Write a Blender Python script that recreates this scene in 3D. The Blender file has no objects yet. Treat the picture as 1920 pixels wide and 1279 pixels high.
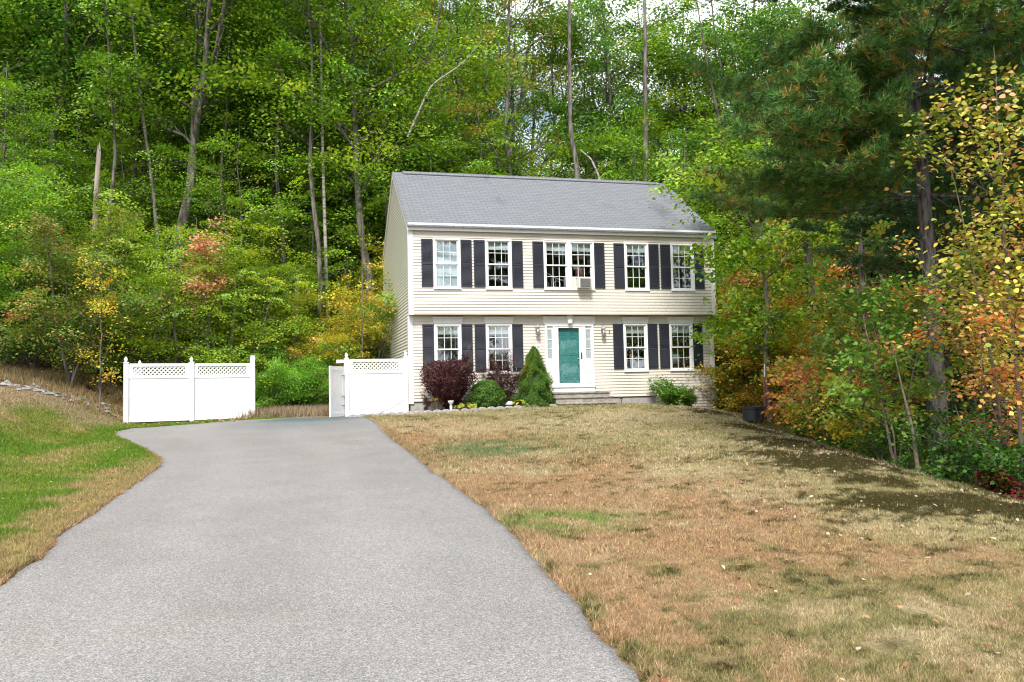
import bpy, math, random
import numpy as np
from mathutils import Vector, Matrix
C = bpy.data.collections.new('scene_objects'); bpy.context.scene.collection.children.link(C)
R_ = math.radians
rng = np.random.default_rng(7)

# ------------------------------------------------------------------ camera frame (world: X along facade, Y depth, Z up)
CAM = np.array([-3.507, -26.081, 0.261])
def ds2xy(d, s): return (CAM[0] + .2524*d + .9676*s, CAM[1] + .9676*d - .2524*s)
def xy2ds(x, y):
    dx = x-CAM[0]; dy = y-CAM[1]
    return .2524*dx+.9676*dy, .9676*dx-.2524*dy
def sp(x, k): return k*np.logaddexp(0, np.asarray(x, float)/k)
def sm(x, a, b):
    t = np.clip((np.asarray(x, float)-a)/(b-a), 0, 1); return t*t*(3-2*t)
def mix(a, b, t): return a+(b-a)*t
def hsh(ix, iy, seed):
    v = np.sin(ix*127.1+iy*311.7+seed*74.7)*43758.5453; return v-np.floor(v)
def vn(x, y, seed=0):
    x = np.asarray(x, float); y = np.asarray(y, float)
    ix = np.floor(x); iy = np.floor(y); fx = x-ix; fy = y-iy
    fx = fx*fx*(3-2*fx); fy = fy*fy*(3-2*fy)
    return mix(mix(hsh(ix, iy, seed), hsh(ix+1, iy, seed), fx), mix(hsh(ix, iy+1, seed), hsh(ix+1, iy+1, seed), fx), fy)
def fbm(x, y, seed=0, o=4):
    a = .5; r = 0; t = 0
    for i in range(o):
        r = r+a*vn(x, y, seed+i); t += a; a *= .5; x = x*2.03+7.1; y = y*2.03+3.7
    return r/t

# driveway edges as s(d)
DR_D = np.array([-9, 0, 4.6, 8.5, 11, 13.5, 16.3, 19.2, 22, 24.9, 25.6]); DR_S = np.array([1.6, 1.35, .74, .03, -.55, -1.28, -1.95, -2.75, -3.5, -4.42, -4.65])
DL_D = np.array([-9, 0, 4.6, 7.1, 7.9, 9.3, 10.3, 11.35, 12.7, 14.6, 15.3, 15.9, 17.05, 18.5, 20.8, 22.3, 23.3, 23.7, 24.8, 25.6]); DL_S = np.array([-3.2, -3.5, -3.95, -4.29, -4.45, -4.93, -5.11, -5.4, -5.68, -6.15, -6.4, -6.65, -7.3, -8.21, -9.75, -10.5, -10.6, -9.9, -8.75, -8.0])
def drR(d): return np.interp(d, DR_D, DR_S)+.08*(fbm(d*1.3, 0*d+2, 5)-.5)+.09*(fbm(d*6, 0*d+2, 9)-.5)
def drL(d): return np.interp(d, DL_D, DL_S)+.05*(fbm(d*1.1, 0*d+9, 3)-.5)+.10*(fbm(d*6, 0*d+4, 8)-.5)
DEND = 25.5

def H0(x, y):
    d, s = xy2ds(x, y)
    base = -1.34+.04*(np.clip(d, -12, 27)-4)
    drop = 2.6*np.tanh(.42*sp(s-6.0, .35)/2.6)
    a = base-drop
    zc = np.interp(x, [-30, -6, -2, 2, 5, 7, 8.2, 9.3, 10.4, 12, 14.5, 20, 40], [-.42, -.42, -.40, -.30, -.22, -.24, -.35, -.50, -.70, -1.3, -2.1, -2.6, -2.8])
    w = sm(y, -7, -1.3)*sm(x, -9, -3)*(1-sm(x, 13, 18))
    z = mix(a, zc, w)
    thr = 10.9+.7*sm(d, 21.5, 26)
    r = sp(-s-thr, .3)*sm(d, 6, 13)
    z = z+1.25*np.tanh(.5*r/1.25)+.10*r
    back = np.where(x < 0, .22, .13)
    bk = mix(.22, .12, sm(x, -6, 8))
    z = z+bk*sp(np.minimum(d, 75)-31.5, 1.5)*(1-.6*sm(x, 12, 24))
    z = z+.05*(fbm(x*.35, y*.35, 11)-.5)
    return z
def H(x, y):
    return H0(x, y)
def Hf(x, y): return float(H0(np.array(x, float), np.array(y, float)))

# ------------------------------------------------------------------ object helpers
def link(o): C.objects.link(o); return o
def tag(o, label=None, cat=None, group=None, kind=None):
    if label: o['label'] = label
    if cat: o['category'] = cat
    if group: o['group'] = group
    if kind: o['kind'] = kind
    return o
def thing(name, label, cat, loc=(0, 0, 0), rz=0, group=None):
    o = bpy.data.objects.new(name, None); link(o); o.location = loc; o.rotation_euler = (0, 0, rz); o.empty_display_size = .2
    return tag(o, label, cat, group)
def nmesh(name, V, F, k=None, mat=None, col=None, smooth=False):
    """V (N,3) array, F (M,k) index array"""
    me = bpy.data.meshes.new(name); V = np.asarray(V, np.float32); F = np.asarray(F, np.int32)
    n = len(F); k = F.shape[1]
    me.vertices.add(len(V)); me.vertices.foreach_set('co', V.ravel())
    me.loops.add(n*k); me.loops.foreach_set('vertex_index', F.ravel())
    me.polygons.add(n); me.polygons.foreach_set('loop_start', np.arange(0, n*k, k, dtype=np.int32))
    if col is not None:
        dom = 'FACE' if len(col) == n and len(col) != len(V) else 'POINT'
        a = me.attributes.new('col', 'FLOAT_COLOR', dom)
        c4 = np.ones((len(col), 4), np.float32); c4[:, :3] = col; a.data.foreach_set('color', c4.ravel())
    if smooth: me.polygons.foreach_set('use_smooth', np.ones(n, bool))
    me.update(calc_edges=True)
    if mat: me.materials.append(mat)
    return me
def obj(name, me, parent=None, loc=(0, 0, 0)):
    o = bpy.data.objects.new(name, me); link(o)
    if parent is not None: o.parent = parent
    o.location = loc; return o
class MB:
    def __init__(s): s.v = []; s.f = []
    def box(s, x0, x1, y0, y1, z0, z1):
        b = len(s.v)
        for z in (z0, z1):
            for y in (y0, y1):
                for x in (x0, x1): s.v.append((x, y, z))
        for f in ((0, 2, 3, 1), (4, 5, 7, 6), (0, 1, 5, 4), (2, 6, 7, 3), (0, 4, 6, 2), (1, 3, 7, 5)): s.f.append([b+i for i in f])
        return s
    def poly(s, pts):
        b = len(s.v); s.v += [tuple(p) for p in pts]; s.f.append(list(range(b, b+len(pts)))); return s
    def prism(s, prof, axis, a, b_):
        """profile list of 2D pts extruded along axis ('x': prof=(y,z), 'y': prof=(x,z), 'z': prof=(x,y))"""
        b = len(s.v); n = len(prof)
        for t in (a, b_):
            for p, q in prof:
                s.v.append((t, p, q) if axis == 'x' else (p, t, q) if axis == 'y' else (p, q, t))
        for i in range(n):
            j = (i+1) % n; s.f.append([b+i, b+j, b+n+j, b+n+i])
        s.f.append([b+i for i in range(n)][::-1]); s.f.append([b+n+i for i in range(n)]); return s
    def tube(s, P, r, n=8, cap=True):
        P = [Vector(p) for p in P]; b = len(s.v); m = len(P)
        if not hasattr(r, '__len__'): r = [r]*m
        prev = None
        for i, p in enumerate(P):
            t = (P[min(i+1, m-1)]-P[max(i-1, 0)]).normalized()
            if prev is None:
                a = Vector((0, 0, 1)) if abs(t.z) < .9 else Vector((1, 0, 0)); u = t.cross(a).normalized()
            else:
                u = (prev-t*prev.dot(t)).normalized()
            prev = u; w = t.cross(u)
            for k in range(n):
                an = 2*math.pi*k/n; s.v.append(tuple(p+(u*math.cos(an)+w*math.sin(an))*r[i]))
        for i in range(m-1):
            for k in range(n):
                k2 = (k+1) % n; s.f.append([b+i*n+k, b+i*n+k2, b+(i+1)*n+k2, b+(i+1)*n+k])
        if cap:
            s.f.append([b+k for k in range(n)][::-1]); s.f.append([b+(m-1)*n+k for k in range(n)])
        return s
    def lathe(s, prof, cx=0, cy=0, n=16):
        b = len(s.v); m = len(prof)
        for r, z in prof:
            for k in range(n):
                an = 2*math.pi*k/n; s.v.append((cx+r*math.cos(an), cy+r*math.sin(an), z))
        for i in range(m-1):
            for k in range(n):
                k2 = (k+1) % n; s.f.append([b+i*n+k, b+i*n+k2, b+(i+1)*n+k2, b+(i+1)*n+k])
        s.f.append([b+k for k in range(n)][::-1]); s.f.append([b+(m-1)*n+k for k in range(n)]); return s
    def mesh(s, name, mat, smooth=False, bevel=0):
        me = bpy.data.meshes.new(name); me.from_pydata([tuple(map(float, v)) for v in s.v], [], s.f); me.materials.append(mat)
        if smooth: me.polygons.foreach_set('use_smooth', [True]*len(me.polygons))
        me.update(); return me
    def build(s, name, mat, parent=None, loc=(0, 0, 0), smooth=False, bevel=0):
        o = obj(name, s.mesh(name, mat, smooth), parent, loc)
        if bevel:
            m = o.modifiers.new('Bevel', 'BEVEL'); m.width = bevel; m.segments = 2; m.limit_method = 'ANGLE'
        return o

# ------------------------------------------------------------------ materials
def mat(name, col=(.5, .5, .5), rough=.6, metal=0, spec=.5):
    m = bpy.data.materials.new(name); m.use_nodes = True; nt = m.node_tree; b = nt.nodes['Principled BSDF']
    b.inputs['Base Color'].default_value = (*col, 1); b.inputs['Roughness'].default_value = rough; b.inputs['Metallic'].default_value = metal
    b.inputs['Specular IOR Level'].default_value = spec
    return m, nt, b
def N(nt, t, **kw):
    n = nt.nodes.new(t)
    for k, v in kw.items(): setattr(n, k, v)
    return n
def noisecol(nt, b, c1, c2, scale, detail=4, lo=.35, hi=.65, vec=None, stretch=None, bump=0, bscale=None, dist=.01):
    L = nt.links
    tc = N(nt, 'ShaderNodeTexCoord'); src = tc.outputs['Object']
    if stretch:
        mp = N(nt, 'ShaderNodeMapping'); mp.inputs['Scale'].default_value = stretch; L.new(src, mp.inputs['Vector']); src = mp.outputs['Vector']
    n = N(nt, 'ShaderNodeTexNoise'); n.inputs['Scale'].default_value = scale; n.inputs['Detail'].default_value = detail; L.new(src, n.inputs['Vector'])
    r = N(nt, 'ShaderNodeValToRGB'); r.color_ramp.elements[0].position = lo; r.color_ramp.elements[1].position = hi
    r.color_ramp.elements[0].color = (*c1, 1); r.color_ramp.elements[1].color = (*c2, 1)
    L.new(n.outputs['Fac'], r.inputs['Fac']); L.new(r.outputs['Color'], b.inputs['Base Color'])
    if bump:
        n2 = N(nt, 'ShaderNodeTexNoise'); n2.inputs['Scale'].default_value = bscale or scale; n2.inputs['Detail'].default_value = 5; L.new(src, n2.inputs['Vector'])
        bp = N(nt, 'ShaderNodeBump'); bp.inputs['Strength'].default_value = bump; bp.inputs['Distance'].default_value = dist
        L.new(n2.outputs['Fac'], bp.inputs['Height']); L.new(bp.outputs['Normal'], b.inputs['Normal'])
    return r
def simple(name, c1, c2, scale=8, rough=.6, **kw):
    m, nt, b = mat(name, c1, rough); noisecol(nt, b, c1, c2, scale, **kw); return m

M = {}
M['siding'] = simple('vinyl_siding_cream', (.61, .568, .50), (.66, .615, .54), 1.3, .45, bump=.03, bscale=90)
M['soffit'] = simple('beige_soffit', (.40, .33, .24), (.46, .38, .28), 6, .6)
M['white'] = simple('white_trim', (.74, .74, .75), (.80, .80, .80), 3, .4)
M['crown'] = simple('offwhite_crown', (.66, .66, .64), (.73, .73, .71), 3, .5)
M['rake'] = simple('grey_rake', (.55, .52, .52), (.62, .60, .60), 3, .5)
M['fence'] = simple('white_vinyl_fence', (.74, .75, .76), (.80, .80, .81), 2.5, .35)
M['shutter'] = simple('shutter_charcoal', (.020, .022, .034), (.030, .033, .049), 30, .42)
M['teal'] = simple('teal_door', (.05, .25, .235), (.065, .28, .265), 5, .38)
M['concrete'] = simple('foundation_concrete', (.30, .28, .25), (.42, .40, .36), 5, .9, bump=.3, bscale=60)
M['step'] = simple('step_concrete', (.20, .18, .155), (.38, .35, .31), 7, .92, bump=.4, bscale=70, stretch=(1, 1, 2.2), lo=.3, hi=.68)
M['edging'] = simple('edging_concrete', (.30, .29, .28), (.44, .43, .41), 12, .9, bump=.4, bscale=80)
M['dark'] = simple('interior_dark', (.05, .045, .042), (.07, .062, .058), 2, .9)
M['metal'] = simple('pewter_metal', (.22, .21, .20), (.32, .31, .29), 12, .35)
M['brass'] = mat('satin_nickel', (.55, .53, .50), .28, 1)[0]
M['bulb'] = mat('frosted_glass', (.75, .75, .73), .2)[0]
M['blind'] = simple('window_blind', (.74, .76, .68), (.8, .82, .74), 5, .8)
M['skyreflection'] = simple('sky_reflection_pale', (.62, .68, .78), (.78, .81, .86), 1.3, .8)  # pale blue of mirrored clouds put into the colour
M['grey_plastic'] = simple('grey_grille', (.16, .16, .17), (.22, .22, .22), 20, .6)
M['offwhite'] = simple('offwhite_plastic', (.62, .61, .56), (.70, .69, .65), 5, .5)
M['tub'] = simple('black_plastic_tub', (.012, .014, .02), (.022, .025, .034), 10, .38)
M['redpole'] = simple('rust_red_pole', (.16, .035, .03), (.24, .06, .045), 14, .6)
M['soil'] = simple('dark_soil', (.03, .02, .014), (.07, .045, .03), 30, 1, bump=.6)
M['ceramic'] = simple('grey_white_stone', (.42, .42, .42), (.62, .61, .60), 14, .7)
M['terracotta'] = simple('terracotta', (.42, .16, .10), (.5, .2, .13), 8, .8)
M['pink'] = simple('pink_fabric', (.7, .12, .16), (.8, .2, .24), 8, .8)
M['shade'] = mat('lamp_shade_linen', (.62, .68, .64), .8)[0]
M['bark'] = simple('bark_grey_brown', (.045, .038, .032), (.19, .17, .148), 9, .95, stretch=(1, 1, .18), bump=.8, bscale=14, dist=.03, lo=.36, hi=.62)
M['barkdark'] = simple('bark_dark', (.035, .028, .024), (.15, .12, .10), 9, .95, stretch=(1, 1, .2), bump=.8, bscale=14, dist=.03, lo=.36, hi=.66)
M['barkpine'] = simple('bark_pine', (.035, .030, .030), (.15, .135, .13), 16, .95, stretch=(1, 1, .22), bump=1.0, bscale=20, dist=.05, lo=.38, hi=.62)
M['barkbirch'] = simple('bark_pale', (.12, .105, .09), (.36, .33, .29), 7, .9, stretch=(.5, .5, 1.6), bump=.4, bscale=20, dist=.02, lo=.38, hi=.55)
M['snag'] = simple('bare_dead_wood', (.16, .125, .10), (.36, .30, .25), 6, .9, stretch=(1, 1, .15), bump=.6, bscale=20, dist=.02)
M['twig'] = simple('twig_brown', (.10, .075, .055), (.2, .16, .125), 12, .9)
M['barberrystem'] = simple('shrub_stem_tan', (.13, .10, .06), (.25, .2, .13), 12, .9)
M['rock'] = simple('grey_rock', (.13, .125, .12), (.30, .29, .28), 6, .9, bump=.5)

# glass
def glass(name, refl=.30, tint=(.86, .9, .9)):
    m = bpy.data.materials.new(name); m.use_nodes = True; nt = m.node_tree; nt.nodes.clear(); L = nt.links
    o = N(nt, 'ShaderNodeOutputMaterial'); mx = N(nt, 'ShaderNodeMixShader'); g = N(nt, 'ShaderNodeBsdfGlossy'); t = N(nt, 'ShaderNodeBsdfTransparent')
    g.inputs['Roughness'].default_value = .02; g.inputs['Color'].default_value = (.95, .97, 1, 1); t.inputs['Color'].default_value = (*tint, 1)
    tc = N(nt, 'ShaderNodeTexCoord'); n = N(nt, 'ShaderNodeTexNoise'); n.inputs['Scale'].default_value = 2.2; bp = N(nt, 'ShaderNodeBump'); bp.inputs['Strength'].default_value = .12; bp.inputs['Distance'].default_value = .01
    L.new(tc.outputs['Object'], n.inputs['Vector']); L.new(n.outputs['Fac'], bp.inputs['Height']); L.new(bp.outputs['Normal'], g.inputs['Normal'])
    mx.inputs[0].default_value = refl
    L.new(t.outputs[0], mx.inputs[1]); L.new(g.outputs[0], mx.inputs[2]); L.new(mx.outputs[0], o.inputs['Surface']); return m
M['glass'] = glass('window_glass', .12)
M['glassdoor'] = glass('storm_glass', .06, (.93, .95, .95))
m, nt, b = mat('leaded_glass', (.3, .35, .37), .25)
L = nt.links; tc = N(nt, 'ShaderNodeTexCoord'); vo = N(nt, 'ShaderNodeTexVoronoi'); vo.feature = 'DISTANCE_TO_EDGE'; vo.inputs['Scale'].default_value = 22
ns = N(nt, 'ShaderNodeTexNoise'); ns.inputs['Scale'].default_value = 9; L.new(tc.outputs['Object'], ns.inputs['Vector'])
va = N(nt, 'ShaderNodeVectorMath'); va.operation = 'ADD'; L.new(tc.outputs['Object'], va.inputs[0]); L.new(ns.outputs['Color'], va.inputs[1]); L.new(va.outputs[0], vo.inputs['Vector'])
r = N(nt, 'ShaderNodeValToRGB'); r.color_ramp.elements[0].position = .03; r.color_ramp.elements[1].position = .22; r.color_ramp.elements[0].color = (.5, .56, .58, 1); r.color_ramp.elements[1].color = (.13, .17, .19, 1)
L.new(vo.outputs['Distance'], r.inputs['Fac']); L.new(r.outputs['Color'], b.inputs['Base Color'])
M['leaded'] = m

# leaf material: colour from face attribute, tinted per object
def leafmat(name, trans=.38, rough=.5, spec=.3):
    m = bpy.data.materials.new(name); m.use_nodes = True; nt = m.node_tree; b = nt.nodes['Principled BSDF']; o = nt.nodes['Material Output']; L = nt.links
    at = N(nt, 'ShaderNodeAttribute'); at.attribute_name = 'col'; oi = N(nt, 'ShaderNodeObjectInfo')
    mm = N(nt, 'ShaderNodeMix'); mm.data_type = 'RGBA'; mm.blend_type = 'MULTIPLY'; mm.inputs[0].default_value = 1
    L.new(at.outputs['Color'], mm.inputs[6]); L.new(oi.outputs['Color'], mm.inputs[7])
    L.new(mm.outputs[2], b.inputs['Base Color']); b.inputs['Roughness'].default_value = rough; b.inputs['Specular IOR Level'].default_value = spec
    tr = N(nt, 'ShaderNodeBsdfTranslucent'); hs = N(nt, 'ShaderNodeMix'); hs.data_type = 'RGBA'; hs.blend_type = 'MULTIPLY'; hs.inputs[0].default_value = 1
    hs.inputs[7].default_value = (1.25, 1.25, .7, 1); L.new(mm.outputs[2], hs.inputs[6]); L.new(hs.outputs[2], tr.inputs['Color'])
    mx = N(nt, 'ShaderNodeMixShader'); mx.inputs[0].default_value = trans; L.new(b.outputs[0], mx.inputs[1]); L.new(tr.outputs[0], mx.inputs[2]); L.new(mx.outputs[0], o.inputs['Surface'])
    return m
M['leaf'] = leafmat('broad_leaf'); M['needle'] = leafmat('pine_needle', .15, .55, .3); M['grass'] = leafmat('grass_blade', .25, .7, .15)
M['dryleaf'] = leafmat('fallen_leaf', .15, .8, .1)

# ground
m, nt, b = mat('ground_soil_turf', rough=.95, spec=.1); L = nt.links
at = N(nt, 'ShaderNodeAttribute'); at.attribute_name = 'col'; tc = N(nt, 'ShaderNodeTexCoord')
n1 = N(nt, 'ShaderNodeTexNoise'); n1.inputs['Scale'].default_value = 38; n1.inputs['Detail'].default_value = 6; n1.inputs['Roughness'].default_value = .7; L.new(tc.outputs['Object'], n1.inputs['Vector'])
r = N(nt, 'ShaderNodeValToRGB'); r.color_ramp.elements[0].position = .3; r.color_ramp.elements[1].position = .7; r.color_ramp.elements[0].color = (.45, .42, .38, 1); r.color_ramp.elements[1].color = (1.35, 1.3, 1.25, 1)
L.new(n1.outputs['Fac'], r.inputs['Fac']); mm = N(nt, 'ShaderNodeMix'); mm.data_type = 'RGBA'; mm.blend_type = 'MULTIPLY'; mm.inputs[0].default_value = 1
L.new(at.outputs['Color'], mm.inputs[6]); L.new(r.outputs['Color'], mm.inputs[7]); L.new(mm.outputs[2], b.inputs['Base Color'])
bp = N(nt, 'ShaderNodeBump'); bp.inputs['Strength'].default_value = .7; bp.inputs['Distance'].default_value = .03; L.new(n1.outputs['Fac'], bp.inputs['Height']); L.new(bp.outputs['Normal'], b.inputs['Normal'])
M['ground'] = m
# asphalt
m, nt, b = mat('aged_asphalt', rough=.9, spec=.2); L = nt.links
tc = N(nt, 'ShaderNodeTexCoord'); at = N(nt, 'ShaderNodeAttribute'); at.attribute_name = 'col'
vo = N(nt, 'ShaderNodeTexVoronoi'); vo.inputs['Scale'].default_value = 130; L.new(tc.outputs['Object'], vo.inputs['Vector'])
r = N(nt, 'ShaderNodeValToRGB'); e = r.color_ramp.elements; e[0].position = .0; e[0].color = (.52, .51, .49, 1); e[1].position = 1; e[1].color = (1.58, 1.53, 1.46, 1)
e2 = r.color_ramp.elements.new(.45); e2.color = (.85, .84, .85, 1); e3 = r.color_ramp.elements.new(.8); e3.color = (1.15, 1.13, 1.12, 1)
sep = N(nt, 'ShaderNodeSeparateColor'); L.new(vo.outputs['Color'], sep.inputs[0]); L.new(sep.outputs[0], r.inputs['Fac'])
n2 = N(nt, 'ShaderNodeTexNoise'); n2.inputs['Scale'].default_value = 34; n2.inputs['Detail'].default_value = 5; n2.inputs['Roughness'].default_value = .75; L.new(tc.outputs['Object'], n2.inputs['Vector'])
r2 = N(nt, 'ShaderNodeValToRGB'); r2.color_ramp.elements[0].position = .36; r2.color_ramp.elements[1].position = .64; r2.color_ramp.elements[0].color = (.88, .87, .87, 1); r2.color_ramp.elements[1].color = (1.09, 1.09, 1.09, 1)
L.new(n2.outputs['Fac'], r2.inputs['Fac'])
a1 = N(nt, 'ShaderNodeMix'); a1.data_type = 'RGBA'; a1.blend_type = 'MULTIPLY'; a1.inputs[0].default_value = 1; L.new(r.outputs['Color'], a1.inputs[6]); L.new(r2.outputs['Color'], a1.inputs[7])
a2 = N(nt, 'ShaderNodeMix'); a2.data_type = 'RGBA'; a2.blend_type = 'MULTIPLY'; a2.inputs[0].default_value = 1; L.new(a1.outputs[2], a2.inputs[6]); L.new(at.outputs['Color'], a2.inputs[7])
L.new(a2.outputs[2], b.inputs['Base Color'])
bp = N(nt, 'ShaderNodeBump'); bp.inputs['Strength'].default_value = .5; bp.inputs['Distance'].default_value = .006; L.new(vo.outputs['Distance'], bp.inputs['Height']); L.new(bp.outputs['Normal'], b.inputs['Normal'])
M['asphalt'] = m
# roof shingles
m, nt, b = mat('grey_shingles', rough=.9, spec=.15); L = nt.links
tc = N(nt, 'ShaderNodeTexCoord'); sx = N(nt, 'ShaderNodeSeparateXYZ'); L.new(tc.outputs['Object'], sx.inputs[0])
cb = N(nt, 'ShaderNodeCombineXYZ'); mu = N(nt, 'ShaderNodeMath'); mu.operation = 'MULTIPLY'; mu.inputs[1].default_value = 1.21  # length along slope from Y
L.new(sx.outputs['Y'], mu.inputs[0]); L.new(sx.outputs['X'], cb.inputs['X']); L.new(mu.outputs[0], cb.inputs['Y'])
bk = N(nt, 'ShaderNodeTexBrick'); bk.inputs['Scale'].default_value = 1; bk.inputs['Brick Width'].default_value = .31; bk.inputs['Row Height'].default_value = .143; bk.inputs['Mortar Size'].default_value = .013
bk.inputs['Color1'].default_value = (.158, .168, .182, 1); bk.inputs['Color2'].default_value = (.18, .19, .205, 1); bk.inputs['Mortar'].default_value = (.11, .115, .125, 1); bk.inputs['Mortar Smooth'].default_value = .3
L.new(cb.outputs[0], bk.inputs['Vector'])
n3 = N(nt, 'ShaderNodeTexNoise'); n3.inputs['Scale'].default_value = 1.1; n3.inputs['Detail'].default_value = 6; mp = N(nt, 'ShaderNodeMapping'); mp.inputs['Scale'].default_value = (1, .45, .45); L.new(tc.outputs['Object'], mp.inputs[0]); L.new(mp.outputs[0], n3.inputs['Vector'])
# algae stain: toward the right edge and lower rows
mr = N(nt, 'ShaderNodeMapRange'); mr.inputs['From Min'].default_value = 7.0; mr.inputs['From Max'].default_value = 10.2; L.new(sx.outputs['X'], mr.inputs['Value'])
ad = N(nt, 'ShaderNodeMath'); ad.operation = 'MULTIPLY_ADD'; ad.inputs[1].default_value = .22; L.new(mr.outputs[0], ad.inputs[0]); L.new(n3.outputs['Fac'], ad.inputs[2])
r = N(nt, 'ShaderNodeValToRGB'); r.color_ramp.elements[0].position = .65; r.color_ramp.elements[1].position = .90; r.color_ramp.elements[0].color = (1, 1, 1, 1); r.color_ramp.elements[1].color = (.42, .43, .46, 1)
L.new(ad.outputs[0], r.inputs['Fac'])
n4 = N(nt, 'ShaderNodeTexNoise'); n4.inputs['Scale'].default_value = 60; n4.inputs['Detail'].default_value = 3; L.new(tc.outputs['Object'], n4.inputs['Vector'])
r4 = N(nt, 'ShaderNodeValToRGB'); r4.color_ramp.elements[0].position = .3; r4.color_ramp.elements[1].position = .7; r4.color_ramp.elements[0].color = (.9, .9, .9, 1); r4.color_ramp.elements[1].color = (1.08, 1.08, 1.08, 1); L.new(n4.outputs['Fac'], r4.inputs['Fac'])
a1 = N(nt, 'ShaderNodeMix'); a1.data_type = 'RGBA'; a1.blend_type = 'MULTIPLY'; a1.inputs[0].default_value = 1; L.new(bk.outputs['Color'], a1.inputs[6]); L.new(r.outputs['Color'], a1.inputs[7])
a2 = N(nt, 'ShaderNodeMix'); a2.data_type = 'RGBA'; a2.blend_type = 'MULTIPLY'; a2.inputs[0].default_value = 1; L.new(a1.outputs[2], a2.inputs[6]); L.new(r4.outputs['Color'], a2.inputs[7])
L.new(a2.outputs[2], b.inputs['Base Color'])
bp = N(nt, 'ShaderNodeBump'); bp.inputs['Strength'].default_value = .6; bp.inputs['Distance'].default_value = .012; L.new(bk.outputs['Fac'], bp.inputs['Height']); bp.invert = True; L.new(bp.outputs['Normal'], b.inputs['Normal'])
M['shingle'] = m

# ------------------------------------------------------------------ ground sheet
GR = {}
def gp(d, s, cd, cs, rd, rs): return np.exp(-((d-cd)/rd)**2-((s-cs)/rs)**2)
def lawn_col(x, y):
    d, s = xy2ds(x, y)
    n1 = fbm(x*.9, y*.9, 21); n2 = fbm(x*3.1, y*3.1, 33); n3 = fbm(x*.35, y*.35, 44); n4 = fbm(x*9, y*9, 47, 3)
    rust = np.array([.41, .255, .15]); straw = np.array([.44, .37, .225]); tan = np.array([.39, .34, .20]); green = np.array([.22, .215, .085]); bright = np.array([.12, .215, .018])
    moss = np.array([.060, .052, .014]); blue = np.array([.15, .21, .09]); litter = np.array([.16, .095, .05]); bare = np.array([.38, .29, .19])
    sh = x.shape
    def B(c): return np.broadcast_to(c, sh+(3,))
    def mx(a, bb, t): return a+(bb-a)*np.clip(t, 0, 1)[..., None]
    sr = np.interp(d, DR_D, DR_S); sl = np.interp(d, DL_D, DL_S)
    rd = s-sr
    c = mx(B(straw), B(tan), sm(n1, .35, .65))
    c = mx(c, B(np.array([.31, .28, .12])), .6*sm(n1*.5+n3*.5, .46, .6))
    rustw = .85*sm(n1+.5*(n4-.5)+.5*(n2-.5)+.13+.36*np.clip((3.0-rd)/3.0, -1, 1)+.22*gp(d, s, 9.5, 2.8, 2.6, 2.0), .42, .98)*(1-sm(d, 19, 25)*.8)
    c = mx(c, B(rust), rustw)
    c = mx(c, B(green), .8*sm(n2+.6*(n4-.5)+.20*gp(d, s, 5.6, 3.1, 1.6, 2.6)+.14*gp(d, s, 4.6, 1.7, 1.2, 1.5), .56, .86))
    c = mx(c, B(blue), 1.1*gp(d, s, 16.6, -.4, 1.7, 1.3)*sm(n2, .25, .55))
    c = mx(c, B(np.array([.17, .25, .06])), 1.3*gp(d, s, 9.1, .5, .5, .6)*sm(n2, .25, .5))
    c = mx(c, B(green), .8*gp(d, s, 23.2, -2.5, .9, 2.6)*sm(n2, .3, .6))
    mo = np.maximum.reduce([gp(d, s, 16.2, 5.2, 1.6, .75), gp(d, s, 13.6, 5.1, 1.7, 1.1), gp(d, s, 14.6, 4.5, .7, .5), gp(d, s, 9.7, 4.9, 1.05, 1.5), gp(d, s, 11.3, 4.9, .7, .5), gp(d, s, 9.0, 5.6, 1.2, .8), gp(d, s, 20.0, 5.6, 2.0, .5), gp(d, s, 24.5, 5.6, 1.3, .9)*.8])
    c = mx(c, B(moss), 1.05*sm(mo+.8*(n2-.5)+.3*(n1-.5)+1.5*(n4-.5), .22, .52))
    # left lawn
    ld = sl-s
    cl = mx(B(bright), B(np.array([.20, .235, .045])), sm(n1, .42, .62))
    cl = mx(cl, B(np.array([.35, .27, .125])), sm(n1*.6+.4*n2-.04+.75*(1.5-ld)/2.6*(1-sm(d, 14.5, 16.5)), .52, .74))
    cl = mx(cl, B(bare), sm(-s-12.1+1.0*(n1-.5)-.0*d, -.1, .9)*sm(d, 14, 19))
    cl = mx(cl, B(bare*.9), .75*sm(d-21.5+1.5*(n1-.5), 0, 1.5)*sm(-s, 10.8, 11.6))
    c = np.where(((s < sl) | ((s < sr-2) & (d > 22)))[..., None], cl, c)
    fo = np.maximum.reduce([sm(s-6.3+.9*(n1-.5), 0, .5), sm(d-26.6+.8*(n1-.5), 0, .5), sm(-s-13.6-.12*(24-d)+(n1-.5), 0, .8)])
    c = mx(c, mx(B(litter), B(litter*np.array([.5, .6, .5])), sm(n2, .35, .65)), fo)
    c = mx(c, B(np.array([.14, .10, .07])), sm(y, -1.32, -1.26)*sm(x, -.1, .1)*(1-sm(x, 4.5, 4.7)))
    return c
def axis(lo, hi, a, b_, fine, coarse):
    v = list(np.arange(a, b_, fine)); x = b_; st = fine
    while x < hi: v.append(x); st = min(coarse, st*1.25); x += st
    v.append(hi); x = a; st = fine; w = []
    while x > lo: st = min(coarse, st*1.25); x -= st; w.append(max(x, lo))
    return np.array(sorted(set(np.round(w+v, 4))))
gx = axis(-160, 170, -22, 12, .16, 12); gy = axis(-90, 210, -22.5, 4, .16, 12)
X, Y = np.meshgrid(gx, gy); Z = H(X, Y)
d, s = xy2ds(X, Y)
ins = sm(s-drL(d), .0, .18)*sm(drR(d)-s, .0, .18)*(1-sm(d, DEND-.1, DEND))*sm(d, -8.6, -8.4)
Z = Z-.07*ins + .015*(fbm(X*4, Y*4, 51)-.5)
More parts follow.
